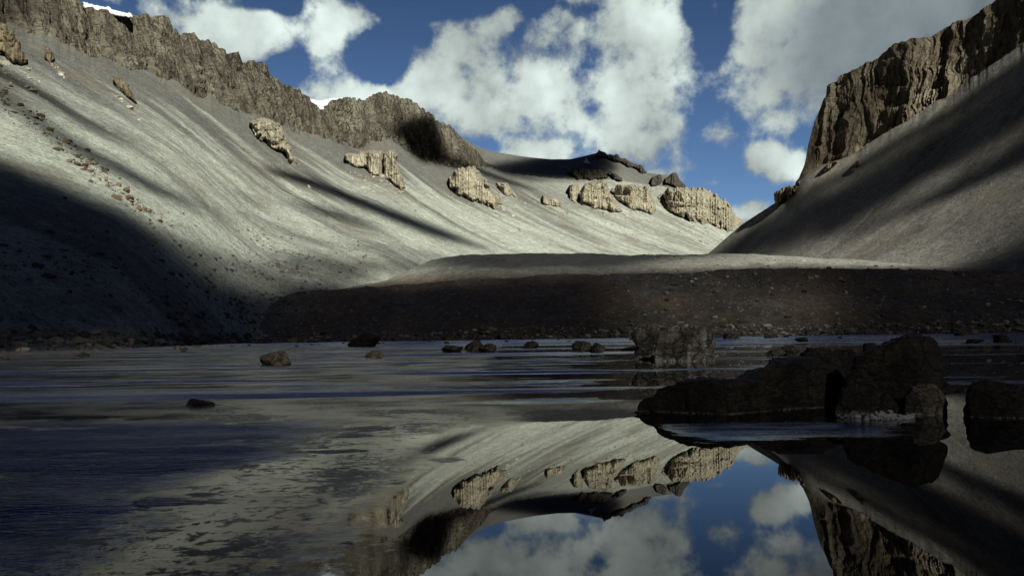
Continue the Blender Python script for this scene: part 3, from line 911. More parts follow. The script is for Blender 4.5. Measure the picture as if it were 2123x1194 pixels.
def water_material():
    m, g = new_mat('shallow_pond')
    ob = g.coord('Object')
    x, y, z = g.sep(ob)
    def nz(sx, sy, off, det=5, ro=0.6, di=0.0):
        return g.noise(g.vec('ADD', g.mapv(ob, (sx, sy, 1)), (off, off * .7, 0)), 1.0, det, ro, di)
    n_edge = g.math('SUBTRACT', nz(0.8, 0.8, 0, 7, 0.65), 0.5)
    n_edge2 = g.math('SUBTRACT', nz(0.22, 0.22, 40, 4, 0.55), 0.5)
    ed = g.math('MULTIPLY_ADD', n_edge, 2.4, g.math('MULTIPLY', n_edge2, 3.0))
    # wind-ruffled sheet near the left shore
    px_ = g.rng(g.math('ADD', x, ed), -4.3, -2.8, 1.0, 0.0)
    py_ = g.rng(g.math('ADD', y, g.math('MULTIPLY', ed, 1.2)), 14.0, 15.6, 1.0, 0.0)
    patch = g.math('MULTIPLY', px_, py_)
    isl = g.rng(nz(0.5, 0.8, 3, 6, 0.62), 0.55, 0.64)
    patch = g.math('MULTIPLY', patch, g.math('SUBTRACT', 1.0, g.math('MULTIPLY', isl, 0.8)))
    # streaks of ruffled water farther out
    s1 = nz(0.045, 0.34, 7, 6, 0.60, 0.4)
    s2 = nz(0.012, 0.075, 9, 6, 0.62, 0.3)
    s3 = nz(0.30, 1.9, 2, 4, 0.6)
    far1 = g.rng(g.math('ADD', y, ed), 17.5, 20.0)
    far2 = g.rng(y, 45.0, 80.0)
    st = g.math('ADD', g.math('MULTIPLY', s1, g.math('SUBTRACT', 1.0, far2)), g.math('MULTIPLY', s2, far2))
    st = g.math('MULTIPLY_ADD', g.math('SUBTRACT', s3, 0.5), 0.22, st)
    st = g.math('MULTIPLY_ADD', g.rng(y, 100, 220), 0.10, st)
    xm = g.math('DIVIDE', x, g.math('MAXIMUM', y, 4.0))
    calm = g.math('MULTIPLY', g.rng(xm, 0.06, 0.16), g.rng(y, 60, 95, 1, 0))
    st = g.math('SUBTRACT', st, g.math('MULTIPLY', calm, 0.09))
    streak = g.math('MULTIPLY', g.rng(st, 0.50, 0.545), far1)
    # small gusts in the shallows and before the dark rocks
    gust = g.math('MULTIPLY', g.rng(nz(0.7, 1.0, 17, 5, 0.6), 0.60, 0.67), g.rng(y, 16.0, 14.0))
    gust = g.math('MULTIPLY', gust, g.rng(g.math('ADD', x, ed), -0.9, -1.8))
    gx_ = g.math('MULTIPLY', g.rng(g.math('ADD', x, g.math('MULTIPLY', n_edge, 1.5)), 2.3, 3.1), g.rng(g.math('ADD', x, g.math('MULTIPLY', n_edge, 1.5)), 6.2, 5.0))
    yq = g.math('MULTIPLY_ADD', n_edge, 2.2, y)
    gy_ = g.math('MULTIPLY', g.rng(yq, 11.2, 12.9), g.rng(y, 13.6, 13.2))
    gy_ = g.math('MULTIPLY', gy_, g.rng(nz(0.5, 3.5, 61, 5, 0.6), 0.36, 0.52))
    ruf = g.math('MAXIMUM', g.math('MAXIMUM', patch, streak), g.math('MAXIMUM', gust, g.math('MULTIPLY', gx_, gy_)))
    # mud and salt showing in the shallows left of the mirror
    mudx = g.rng(g.math('ADD', x, g.math('MULTIPLY', ed, 0.8)), -2.3, -0.9, 1.0, 0.0)
    mudx2 = g.rng(g.math('ADD', y, g.math('MULTIPLY', ed, 2.0)), 13.0, 14.6)
    mudx2 = g.math('MULTIPLY', mudx2, g.rng(y, 40, 22))
    mudx2 = g.math('MULTIPLY', mudx2, g.rng(g.math('ADD', x, ed), 0.5, -1.5))
    mud = g.math('MAXIMUM', mudx, g.math('MULTIPLY', mudx2, 0.8))
    mud = g.math('MULTIPLY', mud, g.math('SUBTRACT', 1.0, ruf))
    dens_ = nz(0.45, 0.7, 23, 5, 0.62)
    sp = g.rng(g.math('MULTIPLY_ADD', g.math('SUBTRACT', dens_, 0.5), 0.7, nz(7.5, 7.5, 5, 7, 0.75)), 0.54, 0.66)
    lump = g.rng(g.math('MULTIPLY_ADD', g.math('SUBTRACT', dens_, 0.5), 0.8, nz(1.4, 1.9, 31, 9, 0.78)), 0.56, 0.72)
    sp = g.math('MULTIPLY', g.math('MAXIMUM', g.math('MULTIPLY', sp, 0.7), lump), g.rng(g.math('ADD', x, ed), -0.6, -3.0, 0.15, 0.75))
    spm = g.math('MULTIPLY', sp, mud)
    blot = g.rng(nz(0.35, 0.6, 13, 6, 0.65), 0.42, 0.60)
    base = g.mix(mud, (0.004, 0.004, 0.006), g.mix(blot, (0.07, 0.058, 0.045), (0.26, 0.225, 0.17)))
    base = g.mix(spm, base, (0.030, 0.025, 0.024))
    base = g.mix(ruf, base, (0.012, 0.016, 0.030))
    r = g.math('MULTIPLY_ADD', mud, 0.07, 0.010)
    r = g.math('ADD', r, g.math('MULTIPLY', g.math('MULTIPLY', mud, blot), 0.12))
    r = g.math('MULTIPLY_ADD', ruf, 0.13, r)
    r = g.math('MULTIPLY_ADD', spm, 0.30, r)
    wv1 = nz(4.0, 11.0, 0, 4, 0.65)
    wv2 = nz(0.9, 2.0, 0, 3, 0.5)
    hgt = g.math('MULTIPLY', g.math('ADD', wv1, g.math('MULTIPLY', wv2, 1.4)), g.math('ADD', g.math('MULTIPLY', ruf, g.rng(y, 12.0, 30.0, 1.1, 0.30)), g.math('MULTIPLY', mud, 0.04)))
    hgt = g.math('ADD', hgt, g.math('MULTIPLY', spm, 0.5))
    nrm = g.bump(hgt, 0.6, 0.05)
    # wind ripples lean: their steep faces look down the valley
    lean = g.vec('SCALE', (0.0, -1.0, 0.0))
    lv = g.rng(nz(0.06, 0.5, 51, 5, 0.6), 0.38, 0.62, 0.13, 0.31)
    g.set(lean.node.inputs['Scale'], g.math('MULTIPLY', ruf, g.math('MULTIPLY_ADD', patch, 0.09, lv)))
    nrm = g.vec('NORMALIZE', g.vec('ADD', nrm, lean))
    nd = g.surf(base, r, nrm, 0.5)
    sc_ = g.math('MULTIPLY_ADD', spm, -0.42, 0.5)
    g.set(nd.inputs['Specular IOR Level'], sc_)
    nd.inputs['IOR'].default_value = 1.333
    return m


wt = mesh_obj('pond', [(-700, -40, 0), (900, -40, 0), (900, 470, 0), (-700, 470, 0)], [(0, 1, 2, 3)], water_material(), False)
tag(wt, 'shallow still pond mirroring the valley, ruffled in blue streaks', 'pond', None, 'structure')


# ------------------------------------------------------------------ boulders
def boulder_material(name, a, b, salt=(0.45, 0.45, 0.47), scale=1.0, salt_h=0.25, streaks=0.0):
    m, g = new_mat(name)
    ob = g.coord('Object')
    z = g.sep(ob)[2]
    n1 = g.noise(ob, 1.6 * scale, 6, 0.68)
    n2 = g.noise(ob, 9.0 * scale, 6, 0.72)
    lay = g.noise(g.mapv(ob, (1.2 * scale, 1.2 * scale, 7.0 * scale)), 1.0, 4, 0.6, 0.6)
    col = g.mix(g.rng(n1, 0.35, 0.65), a, b)
    k = g.math('ADD', g.rng(n2, 0.25, 0.75, 0.55, 1.35, False), g.rng(lay, 0.3, 0.7, -0.2, 0.2, False))
    col = g.mix(1.0, col, g.comb(k, k, k), 'MULTIPLY')
    if streaks:
        sv = g.noise(g.mapv(ob, (2.6 * scale, 2.6 * scale, 0.55 * scale)), 1.0, 4, 0.55, 0.4)
        sm = g.math('MULTIPLY', g.rng(sv, 0.55, 0.68), g.rng(z, 1.6 / scale, 0.2))
        col = g.mix(g.math('MULTIPLY', sm, streaks), col, (0.62, 0.60, 0.54))
    sl_ = g.math('ADD', z, g.math('MULTIPLY', g.math('SUBTRACT', n1, 0.5), 0.35 * salt_h / 0.25))
    col = g.mix(g.math('MULTIPLY', g.rng(sl_, 0.02, salt_h * 0.45, 1, 0), g.rng(n2, 0.40, 0.60)), col, salt)
    wob = g.vec('ADD', ob, g.vec('SCALE', g.comb(n1, lay, n1)))
    fr = g.voro(wob, 1.7 * scale, 'DISTANCE_TO_EDGE')
    fr2 = g.voro(g.mapv(wob, (1.0, 1.0, 2.6)), 4.2 * scale, 'DISTANCE_TO_EDGE')
    crk = g.math('MAXIMUM', g.rng(fr, 0.0, 0.05, 1, 0), g.rng(fr2, 0.0, 0.035, 0.6, 0))
    col = g.mix(g.math('MULTIPLY', crk, 0.7), col, (0.012, 0.010, 0.009))
    spk = g.rng(g.voro(ob, 22.0 * scale), 0.10, 0.2, 0.6, 0)
    col = g.mix(g.math('MULTIPLY', spk, g.rng(n1, 0.45, 0.6)), col, (0.30, 0.24, 0.17))
    hgt = g.math('ADD', g.math('MULTIPLY', n1, 0.8), g.math('ADD', g.math('MULTIPLY', n2, 0.34), g.math('MULTIPLY', lay, 0.5)))
    hgt = g.math('MULTIPLY_ADD', crk, -0.45, hgt)
    g.surf(col, 0.8, g.bump(hgt, 0.9, 0.22 / scale), 0.3)
    return m


M_bdark = boulder_material('dark_boulder', (0.030, 0.024, 0.020), (0.072, 0.056, 0.043), salt=(0.30, 0.29, 0.29), salt_h=0.07, streaks=0.0)
M_bsalt = boulder_material('salt_foot_boulder', (0.034, 0.027, 0.022), (0.082, 0.064, 0.048), salt=(0.85, 0.85, 0.9), salt_h=0.26, streaks=0.10)
M_blit = boulder_material('lit_side_rock', (0.16, 0.13, 0.105), (0.30, 0.26, 0.21), salt=(0.6, 0.6, 0.6), salt_h=0.10, streaks=0.2)
M_bmid = boulder_material('streaked_boulder', (0.085, 0.073, 0.060), (0.27, 0.235, 0.19), salt=(0.6, 0.6, 0.6), scale=0.6, salt_h=0.5, streaks=1.0)
M_btan = boulder_material('tan_boulder', (0.22, 0.185, 0.13), (0.32, 0.27, 0.19), scale=0.8, salt_h=0.2)
M_bshore = boulder_material('shore_boulder', (0.095, 0.078, 0.062), (0.155, 0.13, 0.10), scale=0.3, salt_h=0.3)
M_bshore2 = boulder_material('pale_shore_boulder', (0.20, 0.18, 0.15), (0.30, 0.27, 0.22), scale=0.3, salt_h=0.3)


def ico(sub):
    t = (1 + 5 ** .5) / 2
    V = [(-1, t, 0), (1, t, 0), (-1, -t, 0), (1, -t, 0), (0, -1, t), (0, 1, t), (0, -1, -t), (0, 1, -t), (t, 0, -1), (t, 0, 1), (-t, 0, -1), (-t, 0, 1)]
    Fc = [(0, 11, 5), (0, 5, 1), (0, 1, 7), (0, 7, 10), (0, 10, 11), (1, 5, 9), (5, 11, 4), (11, 10, 2), (10, 7, 6), (7, 1, 8), (3, 9, 4), (3, 4, 2), (3, 2, 6), (3, 6, 8), (3, 8, 9), (4, 9, 5), (2, 4, 11), (6, 2, 10), (8, 6, 7), (9, 8, 1)]
    V = [np.array(v) / np.linalg.norm(v) for v in V]
    for _ in range(sub):
        mid = {}; nf = []
        def mp(a, b):
            k = (min(a, b), max(a, b))
            if k not in mid:
                q = V[a] + V[b]; V.append(q / np.linalg.norm(q)); mid[k] = len(V) - 1
            return mid[k]
        for a, b, c in Fc:
            x, y, z = mp(a, b), mp(b, c), mp(c, a)
            nf += [(a, x, z), (b, y, x), (c, z, y), (x, y, z)]
        Fc = nf
    return np.array(V), np.array(Fc)


ICO = {k: ico(k) for k in (1, 3, 4, 5)}


def faceted(seed, sub, dims, nplanes=16, rough=0.10, soft=0.05):
    """a broken stone: a sphere cut by random planes, then worn and pitted"""
    r_ = np.random.default_rng(seed)
    V, Fc = ICO[sub]
    N = r_.normal(size=(nplanes, 3)); N /= np.linalg.norm(N, axis=1, keepdims=True)
    d = r_.uniform(0.62, 1.0, nplanes)
    c = V @ N.T
    rr = np.where(c > 0.08, d / np.maximum(c, 0.08), 9)
    r0 = -soft * np.log(np.exp(-rr / soft).sum(1))
    r0 = np.clip(r0, 0.3, 1.15)
    r0 = r0 * (1 + rough * fbm(V[:, 0] * 2.2 + seed, V[:, 1] * 2.2, V[:, 2] * 2.2, 4, seed) + 0.35 * rough * fbm(V[:, 0] * 9, V[:, 1] * 9 + seed, V[:, 2] * 9, 3, seed + 5))
    return V * r0[:, None] * np.asarray(dims)[None], Fc


def put_boulder(px, py, wpx, hpx, seed, mat, label, group=None, depth=0.8, sub=4, sink=0.22, planes=15, rough=0.12, lean=0.0, Dset=None, name='boulder'):
    D = water_D(px, py) if Dset is None else Dset
    m_ = D / F
    w_, h_ = wpx * m_, hpx * m_
    V, Fc = faceted(seed, sub, (1, 1, 1), planes, rough)
    V = V.copy()
    lo, hi = V.min(0), V.max(0)
    V = (V - (lo + hi) / 2) / (hi - lo) * 2
    zr = V[:, 2] * 0.5 + 0.5                      # 0..1
    zr = (zr - sink) / (1 - sink)
    X = V[:, 0] * w_ / 2 + lean * zr * w_
    Y = V[:, 1] * w_ / 2 * depth
    Z = zr * h_
    o = mesh_obj(name, np.stack([X, Y, Z], -1), Fc, mat, True)
    p = at(px, py, D)
    o.location = (p[0], p[1] + w_ / 2 * depth * 0.7, 0.0)
    return tag(o, label, 'boulder', group)


def lathe_rock(levels, D, seed, mat, label, name='boulder', dep=0.8, group=None, nseg=150, rough=0.05, front=0.0, sq=2.6, nrow=90, zfix=None, tilt=0.0, keep_sides=False):
    """a stone from its outline: levels of (py, left px, right px, depth factor), lowest first"""
    L = np.array(levels, float)
    zz_ = (at(CX, L[:, 0], D)[:, 2])
    mid = (L[:, 1].min() + L[:, 2].max()) / 2
    hm = hor(mid)
    z = ZC + (hm - L[:, 0]) / F * D
    if zfix is not None: z = z - z[0] + zfix
    xl = (L[:, 1] - mid) / F * D; xr = (L[:, 2] - mid) / F * D
    df = L[:, 3] if L.shape[1] > 3 else np.ones(len(L))
    u = np.linspace(0, 1, nrow)
    zi = np.interp(u, np.linspace(0, 1, len(z)), z)
    xl = np.interp(zi, z, xl); xr = np.interp(zi, z, xr); df = np.interp(zi, z, df)
    W = (xr - xl).max()
    th = np.linspace(0, 2 * np.pi, nseg, endpoint=False)
    c, s = np.cos(th), np.sin(th)
    e = 2.0 / sq
    cx_ = np.sign(c) * np.abs(c) ** e; sy_ = np.sign(s) * np.abs(s) ** e
    X = ((xl + xr) / 2)[:, None] + ((xr - xl) / 2)[:, None] * cx_[None]
    Y = ((xr - xl) / 2 * 0.35 + W * 0.30)[:, None] * dep * df[:, None] * sy_[None]
    Z = np.repeat(zi[:, None], nseg, 1)
    Hh = zi[-1] - zi[0]
    n = fbm(X / (0.34 * W) + seed, Y / (0.34 * W), Z / (0.34 * W), 4, seed + 300) * 1.5 + 0.55 * ridged(X / (0.2 * W), Y / (0.2 * W) + seed, Z / (0.16 * W), 3, seed + 301) + 0.16 * fbm(X / (.04 * W), Y / (.04 * W), Z / (.03 * W), 3, seed + 302)
    k = 1.35 * rough * W * n
    rad = np.hypot(X - ((xl + xr) / 2)[:, None], Y) + 1e-6
    X = X + k * (X - ((xl + xr) / 2)[:, None]) / rad * 0.6
    Y = Y + k * Y / rad * 1.6
    Z = Z + (0.3 + 0.5 * np.clip((Z - 0.15 * zi[-1]) / (zi[-1] + 1e-6), 0, 1)) * k + tilt * Y
    r_ = np.random.default_rng(seed * 13 + 5)
    xc = float(((xl + xr) / 2).mean()); zc0 = float(zi.mean())
    Qp = np.stack([X - xc, Y, Z - zc0], -1)
    for _ in range(26):
        nv = r_.normal(size=3) * np.array([0.8, 1.3, 0.9]); nv[1] = -abs(nv[1]) if r_.random() < .75 else nv[1]
        nv[2] = max(nv[2], -0.1)
        nv /= np.linalg.norm(nv)
        dd_ = Qp @ nv
        side_on = abs(nv[1])
        if keep_sides and side_on < 0.8: continue
        lim = dd_.max() * (r_.uniform(0.55, 0.85) if side_on > 0.6 else r_.uniform(0.93, 1.0))
        ex_ = np.maximum(dd_ - lim, 0)
        Qp = Qp - 0.92 * ex_[..., None] * nv
    X, Y, Z = Qp[..., 0] + xc, Qp[..., 1], Qp[..., 2] + zc0
    n2 = 0.5 * ridged(X / (0.11 * W), Y / (0.11 * W) + seed, Z / (0.07 * W), 3, seed + 311) + 0.5 * fbm(X / (.05 * W), Y / (.05 * W), Z / (.04 * W), 3, seed + 312)
    lay_ = (Z + 0.45 * X + 0.08 * W * fbm(X / (.3 * W), Y / (.3 * W), Z / (.3 * W), 2, seed + 313)) / (0.13 * W)
    stp = (np.abs((lay_ % 1) - 0.5) * 2 - 0.5) * (0.5 + 0.5 * vnoise(X / (.2 * W), Y / (.2 * W), np.floor(lay_), seed + 314))
    n2 = n2 + 0.55 * stp
    Y = Y + 0.012 * W * n2 * np.sign(Y)
    X = X + 0.008 * W * n2 * np.sign(X - xc)
    Z = Z + 0.012 * W * n2 * np.clip((zi - zi[0]) / (Hh + 1e-6), 0, 1)[:, None]
    top = np.array([[X[-1].mean(), Y[-1].mean(), Z[-1].mean() + 0.012 * W]])
    V = np.concatenate([np.stack([X, Y, Z], -1).reshape(-1, 3), top], 0)
    i = np.arange(nrow * nseg).reshape(nrow, nseg); j = np.roll(i, -1, 1)
    a = np.stack([i[:-1], j[:-1], j[1:]], -1).reshape(-1, 3); b = np.stack([i[:-1], j[1:], i[1:]], -1).reshape(-1, 3)
    t_ = np.stack([i[-1], j[-1], np.full(nseg, nrow * nseg)], -1)
    o = mesh_obj(name, V, np.concatenate([a, b, t_], 0), mat, True)
    tx, _ = tdir(mid, hm)
    Yc = D + front
    o.location = (float(tx) * D, Yc, 0.0)
    return tag(o, label, 'boulder', group)


# the big dark group at the right of the near water
G = 'dark rocks at the near right of the pond'
lathe_rock([(890, 1316, 1700, 1), (866, 1308, 1698, 1), (857, 1318, 1692, 1), (840, 1346, 1680, .95), (822, 1376, 1665, .85), (808, 1400, 1650, .7), (799, 1430, 1600, .5), (793, 1462, 1520, .3)], 14.3, 3, M_bdark,
           'long low black rock tapering to a point at the left of the dark near group', dep=0.55, group=G, front=0.9, rough=0.035)
lathe_rock([(890, 1520, 1880, 1), (866, 1530, 1870, 1), (840, 1545, 1860, 1), (815, 1560, 1840, .95), (790, 1585, 1820, .9), (775, 1612, 1800, .75), (762, 1632, 1785, .6), (754, 1668, 1760, .35)], 14.9, 5, M_bdark,
           'broad black hump in the middle of the dark near group', dep=0.6, group=G, front=1.3, rough=0.045)
lathe_rock([(890, 1660, 1790, 1), (780, 1664, 1785, 1), (750, 1674, 1765, 1), (735, 1686, 1750, .8), (725, 1700, 1732, .5)], 17.4, 8, M_bdark,
           'small rounded dark rock behind the broad hump, farther from the tall boulder', dep=0.9, group=G, front=0.6, rough=0.05)
lathe_rock([(890, 1735, 1830, 1), (780, 1738, 1825, 1), (750, 1744, 1806, 1), (735, 1752, 1796, .8), (727, 1762, 1786, .5)], 17.8, 9, M_bdark,
           'small rounded dark rock behind the broad hump, touching the tall boulder', dep=0.9, group=G, front=0.6, rough=0.05)
lathe_rock([(892, 1795, 1978, 1), (872, 1798, 1976, 1), (845, 1800, 1979, .9), (822, 1806, 1985, .9), (806, 1806, 1997, 1.02), (800, 1806, 1990, .9), (793, 1806, 1972, .72), (784, 1804, 1990, 1.02), (765, 1806, 1997, 1.05), (742, 1812, 1995, 1.0), (725, 1850, 1986, .9), (712, 1880, 1982, .75), (704, 1900, 1974, .55), (699, 1918, 1955, .35)], 14.6, 12, M_bdark,
           'tall black boulder with a pale notch round its side, highest of the near group', keep_sides=True, dep=0.75, group=G, front=0.6, rough=0.045)
wedge = lathe_rock([(890, 1742, 1902, 1), (866, 1745, 1898, 1), (850, 1750, 1888, .95), (825, 1760, 1862, .85), (800, 1768, 1835, .7), (780, 1775, 1815, .5), (768, 1782, 1800, .3)], 13.7, 15, M_bsalt,
           'leaning wedge of dark rock with white salt crust at its foot, before the tall boulder', dep=0.6, group=G, front=0.4, rough=0.04)
cr_r = np.random.default_rng(77)
cv, cf = [], []
for k in range(110):
    xl_ = cr_r.uniform(-0.25, 0.66)
    yl_ = -0.36 * max(0.0, 1 - abs(xl_ / 0.68) ** 2.6) ** (1 / 2.6) - 0.05
    zl_ = abs(cr_r.normal(0, 0.035)) * (1.6 if -0.1 < xl_ < 0.25 else 0.8)
    vb, fb_ = faceted(700 + k, 1, (cr_r.uniform(.03, .08), cr_r.uniform(.03, .06), cr_r.uniform(.015, .04)), 8, 0.25)
    cf.append(fb_ + len(vb) * k); cv.append(vb + np.array([xl_, yl_ + cr_r.uniform(-.03, .04), zl_]))
mcr, gcr = new_mat('salt_crust_white')
ncr = gcr.noise(gcr.coord('Object'), 30.0, 4)
gcr.surf(gcr.mix(ncr, (0.32, 0.32, 0.34), (0.62, 0.62, 0.66)), 0.8, gcr.bump(ncr, 0.6, 0.02), 0.3)
crust = mesh_obj('salt_crust', np.concatenate(cv), np.concatenate(cf), mcr, True, parent=wedge)
lathe_rock([(892, 1900, 1986, 1), (872, 1902, 1984, 1), (850, 1898, 1984, 1), (832, 1902, 1992, 1), (818, 1908, 1998, 1), (806, 1915, 1990, .9), (799, 1925, 1975, .6)], 14.0, 16, M_blit,  # tall boulder's lit lower side, put into paler colour as its own block
           'lower right part of the tall boulder, coloured paler for its lit side', dep=0.7, group=G, front=0.35, rough=0.05)
lathe_rock([(900, 2056, 2260, 1), (880, 2054, 2260, 1), (850, 2052, 2255, 1), (825, 2058, 2245, .95), (808, 2074, 2225, .8), (800, 2100, 2190, .5)], 13.2, 18, M_bdark,
           'black boulder cut off by the right edge of the picture', dep=0.8, group=G, front=0.5, rough=0.045)
put_boulder(2048, 792, 58, 9, 21, M_bdark, 'low dark rock with a white crust just beyond the tall black boulder', G, sub=4)
put_boulder(1332, 860, 34, 8, 23, M_bdark, 'flat little stone at the tip of the long low rock', G, sub=3)
# the streaked pair in the middle distance
G2 = 'boulders standing in the pond'
lathe_rock([(762, 1362, 1494, 1), (750, 1366, 1493, 1), (735, 1368, 1489, .95), (715, 1372, 1487, .9), (695, 1380, 1487, .9), (682, 1388, 1488, .85), (677, 1430, 1487, .7), (672, 1458, 1486, .5)], 43.5, 31, M_bmid,
           'big square boulder with white mineral streaks standing in the pond', dep=0.8, group=G2, front=1.0, rough=0.05, sq=3.2)
lathe_rock([(755, 1310, 1405, 1), (738, 1316, 1404, 1), (720, 1328, 1402, 1), (705, 1318, 1402, 1), (690, 1316, 1402, 1), (678, 1330, 1400, .85), (668, 1350, 1392, .5)], 47.5, 33, M_bmid,
           'rounded undercut boulder tucked behind the big square streaked boulder', dep=0.8, group=G2, front=1.2, rough=0.05)
put_boulder(1322, 727, 64, 12, 35, M_bdark, 'flat dark ledge rock beside the foot of the undercut boulder', G2, sub=4)
put_boulder(565, 757, 66, 30, 36, M_btan, 'tan rounded boulder standing alone in the left part of the pond', G2, sub=5, planes=22, rough=0.06, depth=0.75, sink=0.25)
put_boulder(774, 742, 40, 16, 37, M_btan, 'small low tan boulder right of the lone rounded one', G2, sub=4)
put_boulder(409, 842, 66, 15, 38, M_bdark, 'smooth dark low boulder nearest in the left shallows', G2, sub=5, planes=9, rough=0.05, sink=0.35)
put_boulder(752, 719, 70, 30, 39, M_bdark, 'wide dark jagged boulder on the far water edge left of centre', G2, sub=4, depth=.6)
put_boulder(937, 730, 46, 15, 40, M_bshore, 'low dark boulder left of the double hump near the far shore', G2, sub=4)
put_boulder(982, 729, 40, 25, 41, M_bshore, 'taller left hump of a touching pair of boulders near the far shore', G2, sub=4)
put_boulder(1010, 730, 40, 18, 42, M_bshore, 'lower right hump of a touching pair of boulders near the far shore', G2, sub=4)
put_boulder(1100, 722, 34, 15, 43, M_bshore, 'brown boulder midway between the double hump and the blocky pair', G2, sub=4)
put_boulder(1207, 729, 44, 22, 44, M_bshore, 'blocky brown boulder, left of two side by side near the flat ledge', G2, sub=4)
put_boulder(1240, 731, 36, 21, 45, M_bshore, 'blocky brown boulder, right of two side by side near the flat ledge', G2, sub=4)
put_boulder(1612, 738, 42, 15, 46, M_bshore, 'low dark boulder beside a paler pointed one, beyond the dark near group', G2, sub=4)
put_boulder(1640, 737, 46, 22, 47, M_bshore, 'paler pointed boulder between the streaked boulder and the dark near group', G2, sub=4, sink=.15)
put_boulder(1665, 708, 28, 9, 48, M_bdark, 'small flat dark boulder in blue water right of the streaked boulder', G2, sub=3)
put_boulder(1806, 722, 26, 12, 49, M_bdark, 'small dark boulder in the blue water just above the rounded dark rocks', G2, sub=3)
put_boulder(1868, 720, 66, 14, 50, M_bdark, 'long dark boulder in the blue water left of the tall black boulder', G2, sub=4)
put_boulder(2030, 712, 40, 10, 51, M_bdark, 'flat dark boulder in the blue water right of the tall black boulder', G2, sub=4)
put_boulder(2085, 710, 34, 18, 52, M_bdark, 'upright dark boulder in the blue water near the right edge', G2, sub=4)
put_boulder(1998, 696, 34, 16, 53, M_bshore, 'large brown boulder standing out on the far shore at right', G2, sub=4)

# stones lining the far shore: eight kinds, copied
protos = []
for k in range(8):
    V, Fc = faceted(400 + k, 3, (1, 1, 0.75), 11, 0.14)
    V = V.copy(); V[:, 2] += 0.28
    o = mesh_obj('shore_boulder', V, Fc, M_bshore if k % 3 else M_bshore2, True)
    protos.append(o)
GS = 'boulders lining the far shore'
LBS = 'one of the many small boulders lining the far shore of the pond'


def shore_y(px):
    return np.interp(px, [-50, 0, 100, 250, 400, 500, 600, 1000, 2123, 2200], [150, 150, 165, 182, 262, 350, 395, 402, 398, 398])


nsh = 0
used_p = set()
for i in range(230):
    px = random.uniform(-20, 2140)
    if px < 420 and random.random() < 0.35: continue
    r_ = random.random()
    D = float(shore_y(px)) * (random.uniform(0.94, 1.035) if r_ < 0.72 else random.uniform(0.42, 0.95))
    size = min(3.0, 0.55 * random.random() ** -0.55) * (1 if r_ < .72 else 0.85) * (D / 400) ** 0.5
    k = random.randrange(8)
    src = protos[k]
    o = src if k not in used_p else src.copy()
    if k in used_p: COL.objects.link(o)
    used_p.add(k)
    tx = (px - CX) / F
    o.location = (tx * D, D, max(-0.08 * size, 0.16 * (D - float(shore_y(px)) - 2)))
    o.scale = (size * random.uniform(.8, 1.5), size * random.uniform(.8, 1.2), size * random.uniform(.65, 1.05))
    o.rotation_euler = (random.uniform(-.2, .2), random.uniform(-.2, .2), random.uniform(0, 6.28))
    tag(o, LBS, 'boulder', GS)
    nsh += 1
for k in range(8):
    if k not in used_p: bpy.data.objects.remove(protos[k])


# ------------------------------------------------------------------ loose stones strewn over the slopes
def rubble_material(name, ca, cb):
    m, g = new_mat(name)
    ge = g.n('ShaderNodeNewGeometry')
    rn = ge.outputs['Random Per Island']
    n = g.noise(g.coord('Object'), 1.2, 5, 0.7)
    col = g.mix(g.math('POWER', rn, 2.2), ca, cb)
    k = g.rng(n, 0.2, 0.8, 0.6, 1.4, False)
    g.surf(g.mix(1.0, col, g.comb(k, k, k), 'MULTIPLY'), 0.9, g.bump(n, 0.7, 0.3), 0.2)
    return m


def strew(name, P, size, mat, label, seed=0):
    r_ = np.random.default_rng(seed)
    V, Fc = ICO[1]
    n = len(P)
    kinds = [faceted(900 + k, 1, (1, 1, 1), 9, 0.2)[0] for k in range(12)]
    allV = np.empty((n, len(V), 3)); ang = r_.uniform(0, 2 * np.pi, n)
    for i in range(n):
        v_ = kinds[i % 12] * (size[i] * r_.uniform(.7, 1.5), size[i] * r_.uniform(.6, 1.1), size[i] * r_.uniform(.45, .9))
        c, s = math.cos(ang[i]), math.sin(ang[i])
        allV[i, :, 0] = v_[:, 0] * c - v_[:, 1] * s; allV[i, :, 1] = v_[:, 0] * s + v_[:, 1] * c; allV[i, :, 2] = v_[:, 2]
    allV += P[:, None, :] + np.array([0, 0, 0.15])[None, None] * size[:, None, None]
    FF = (Fc[None] + (np.arange(n) * len(V))[:, None, None]).reshape(-1, 3)
    o = mesh_obj(name, allV.reshape(-1, 3), FF, mat, False)
    return tag(o, label, 'stones', None, 'stuff')


def pick(PG, mask_w, n, r_):
    w_ = (mask_w / mask_w.sum()).ravel()
    i = r_.choice(w_.size, n, p=w_)
    R, C = np.unravel_index(i, PG.shape[:2])
    R = np.minimum(R, PG.shape[0] - 2); C = np.minimum(C, PG.shape[1] - 2)
    a, b = r_.random(n)[:, None], r_.random(n)[:, None]
    return (PG[R, C] * (1 - a) + PG[R + 1, C] * a) * (1 - b) + (PG[R, C + 1] * (1 - a) + PG[R + 1, C + 1] * a) * b


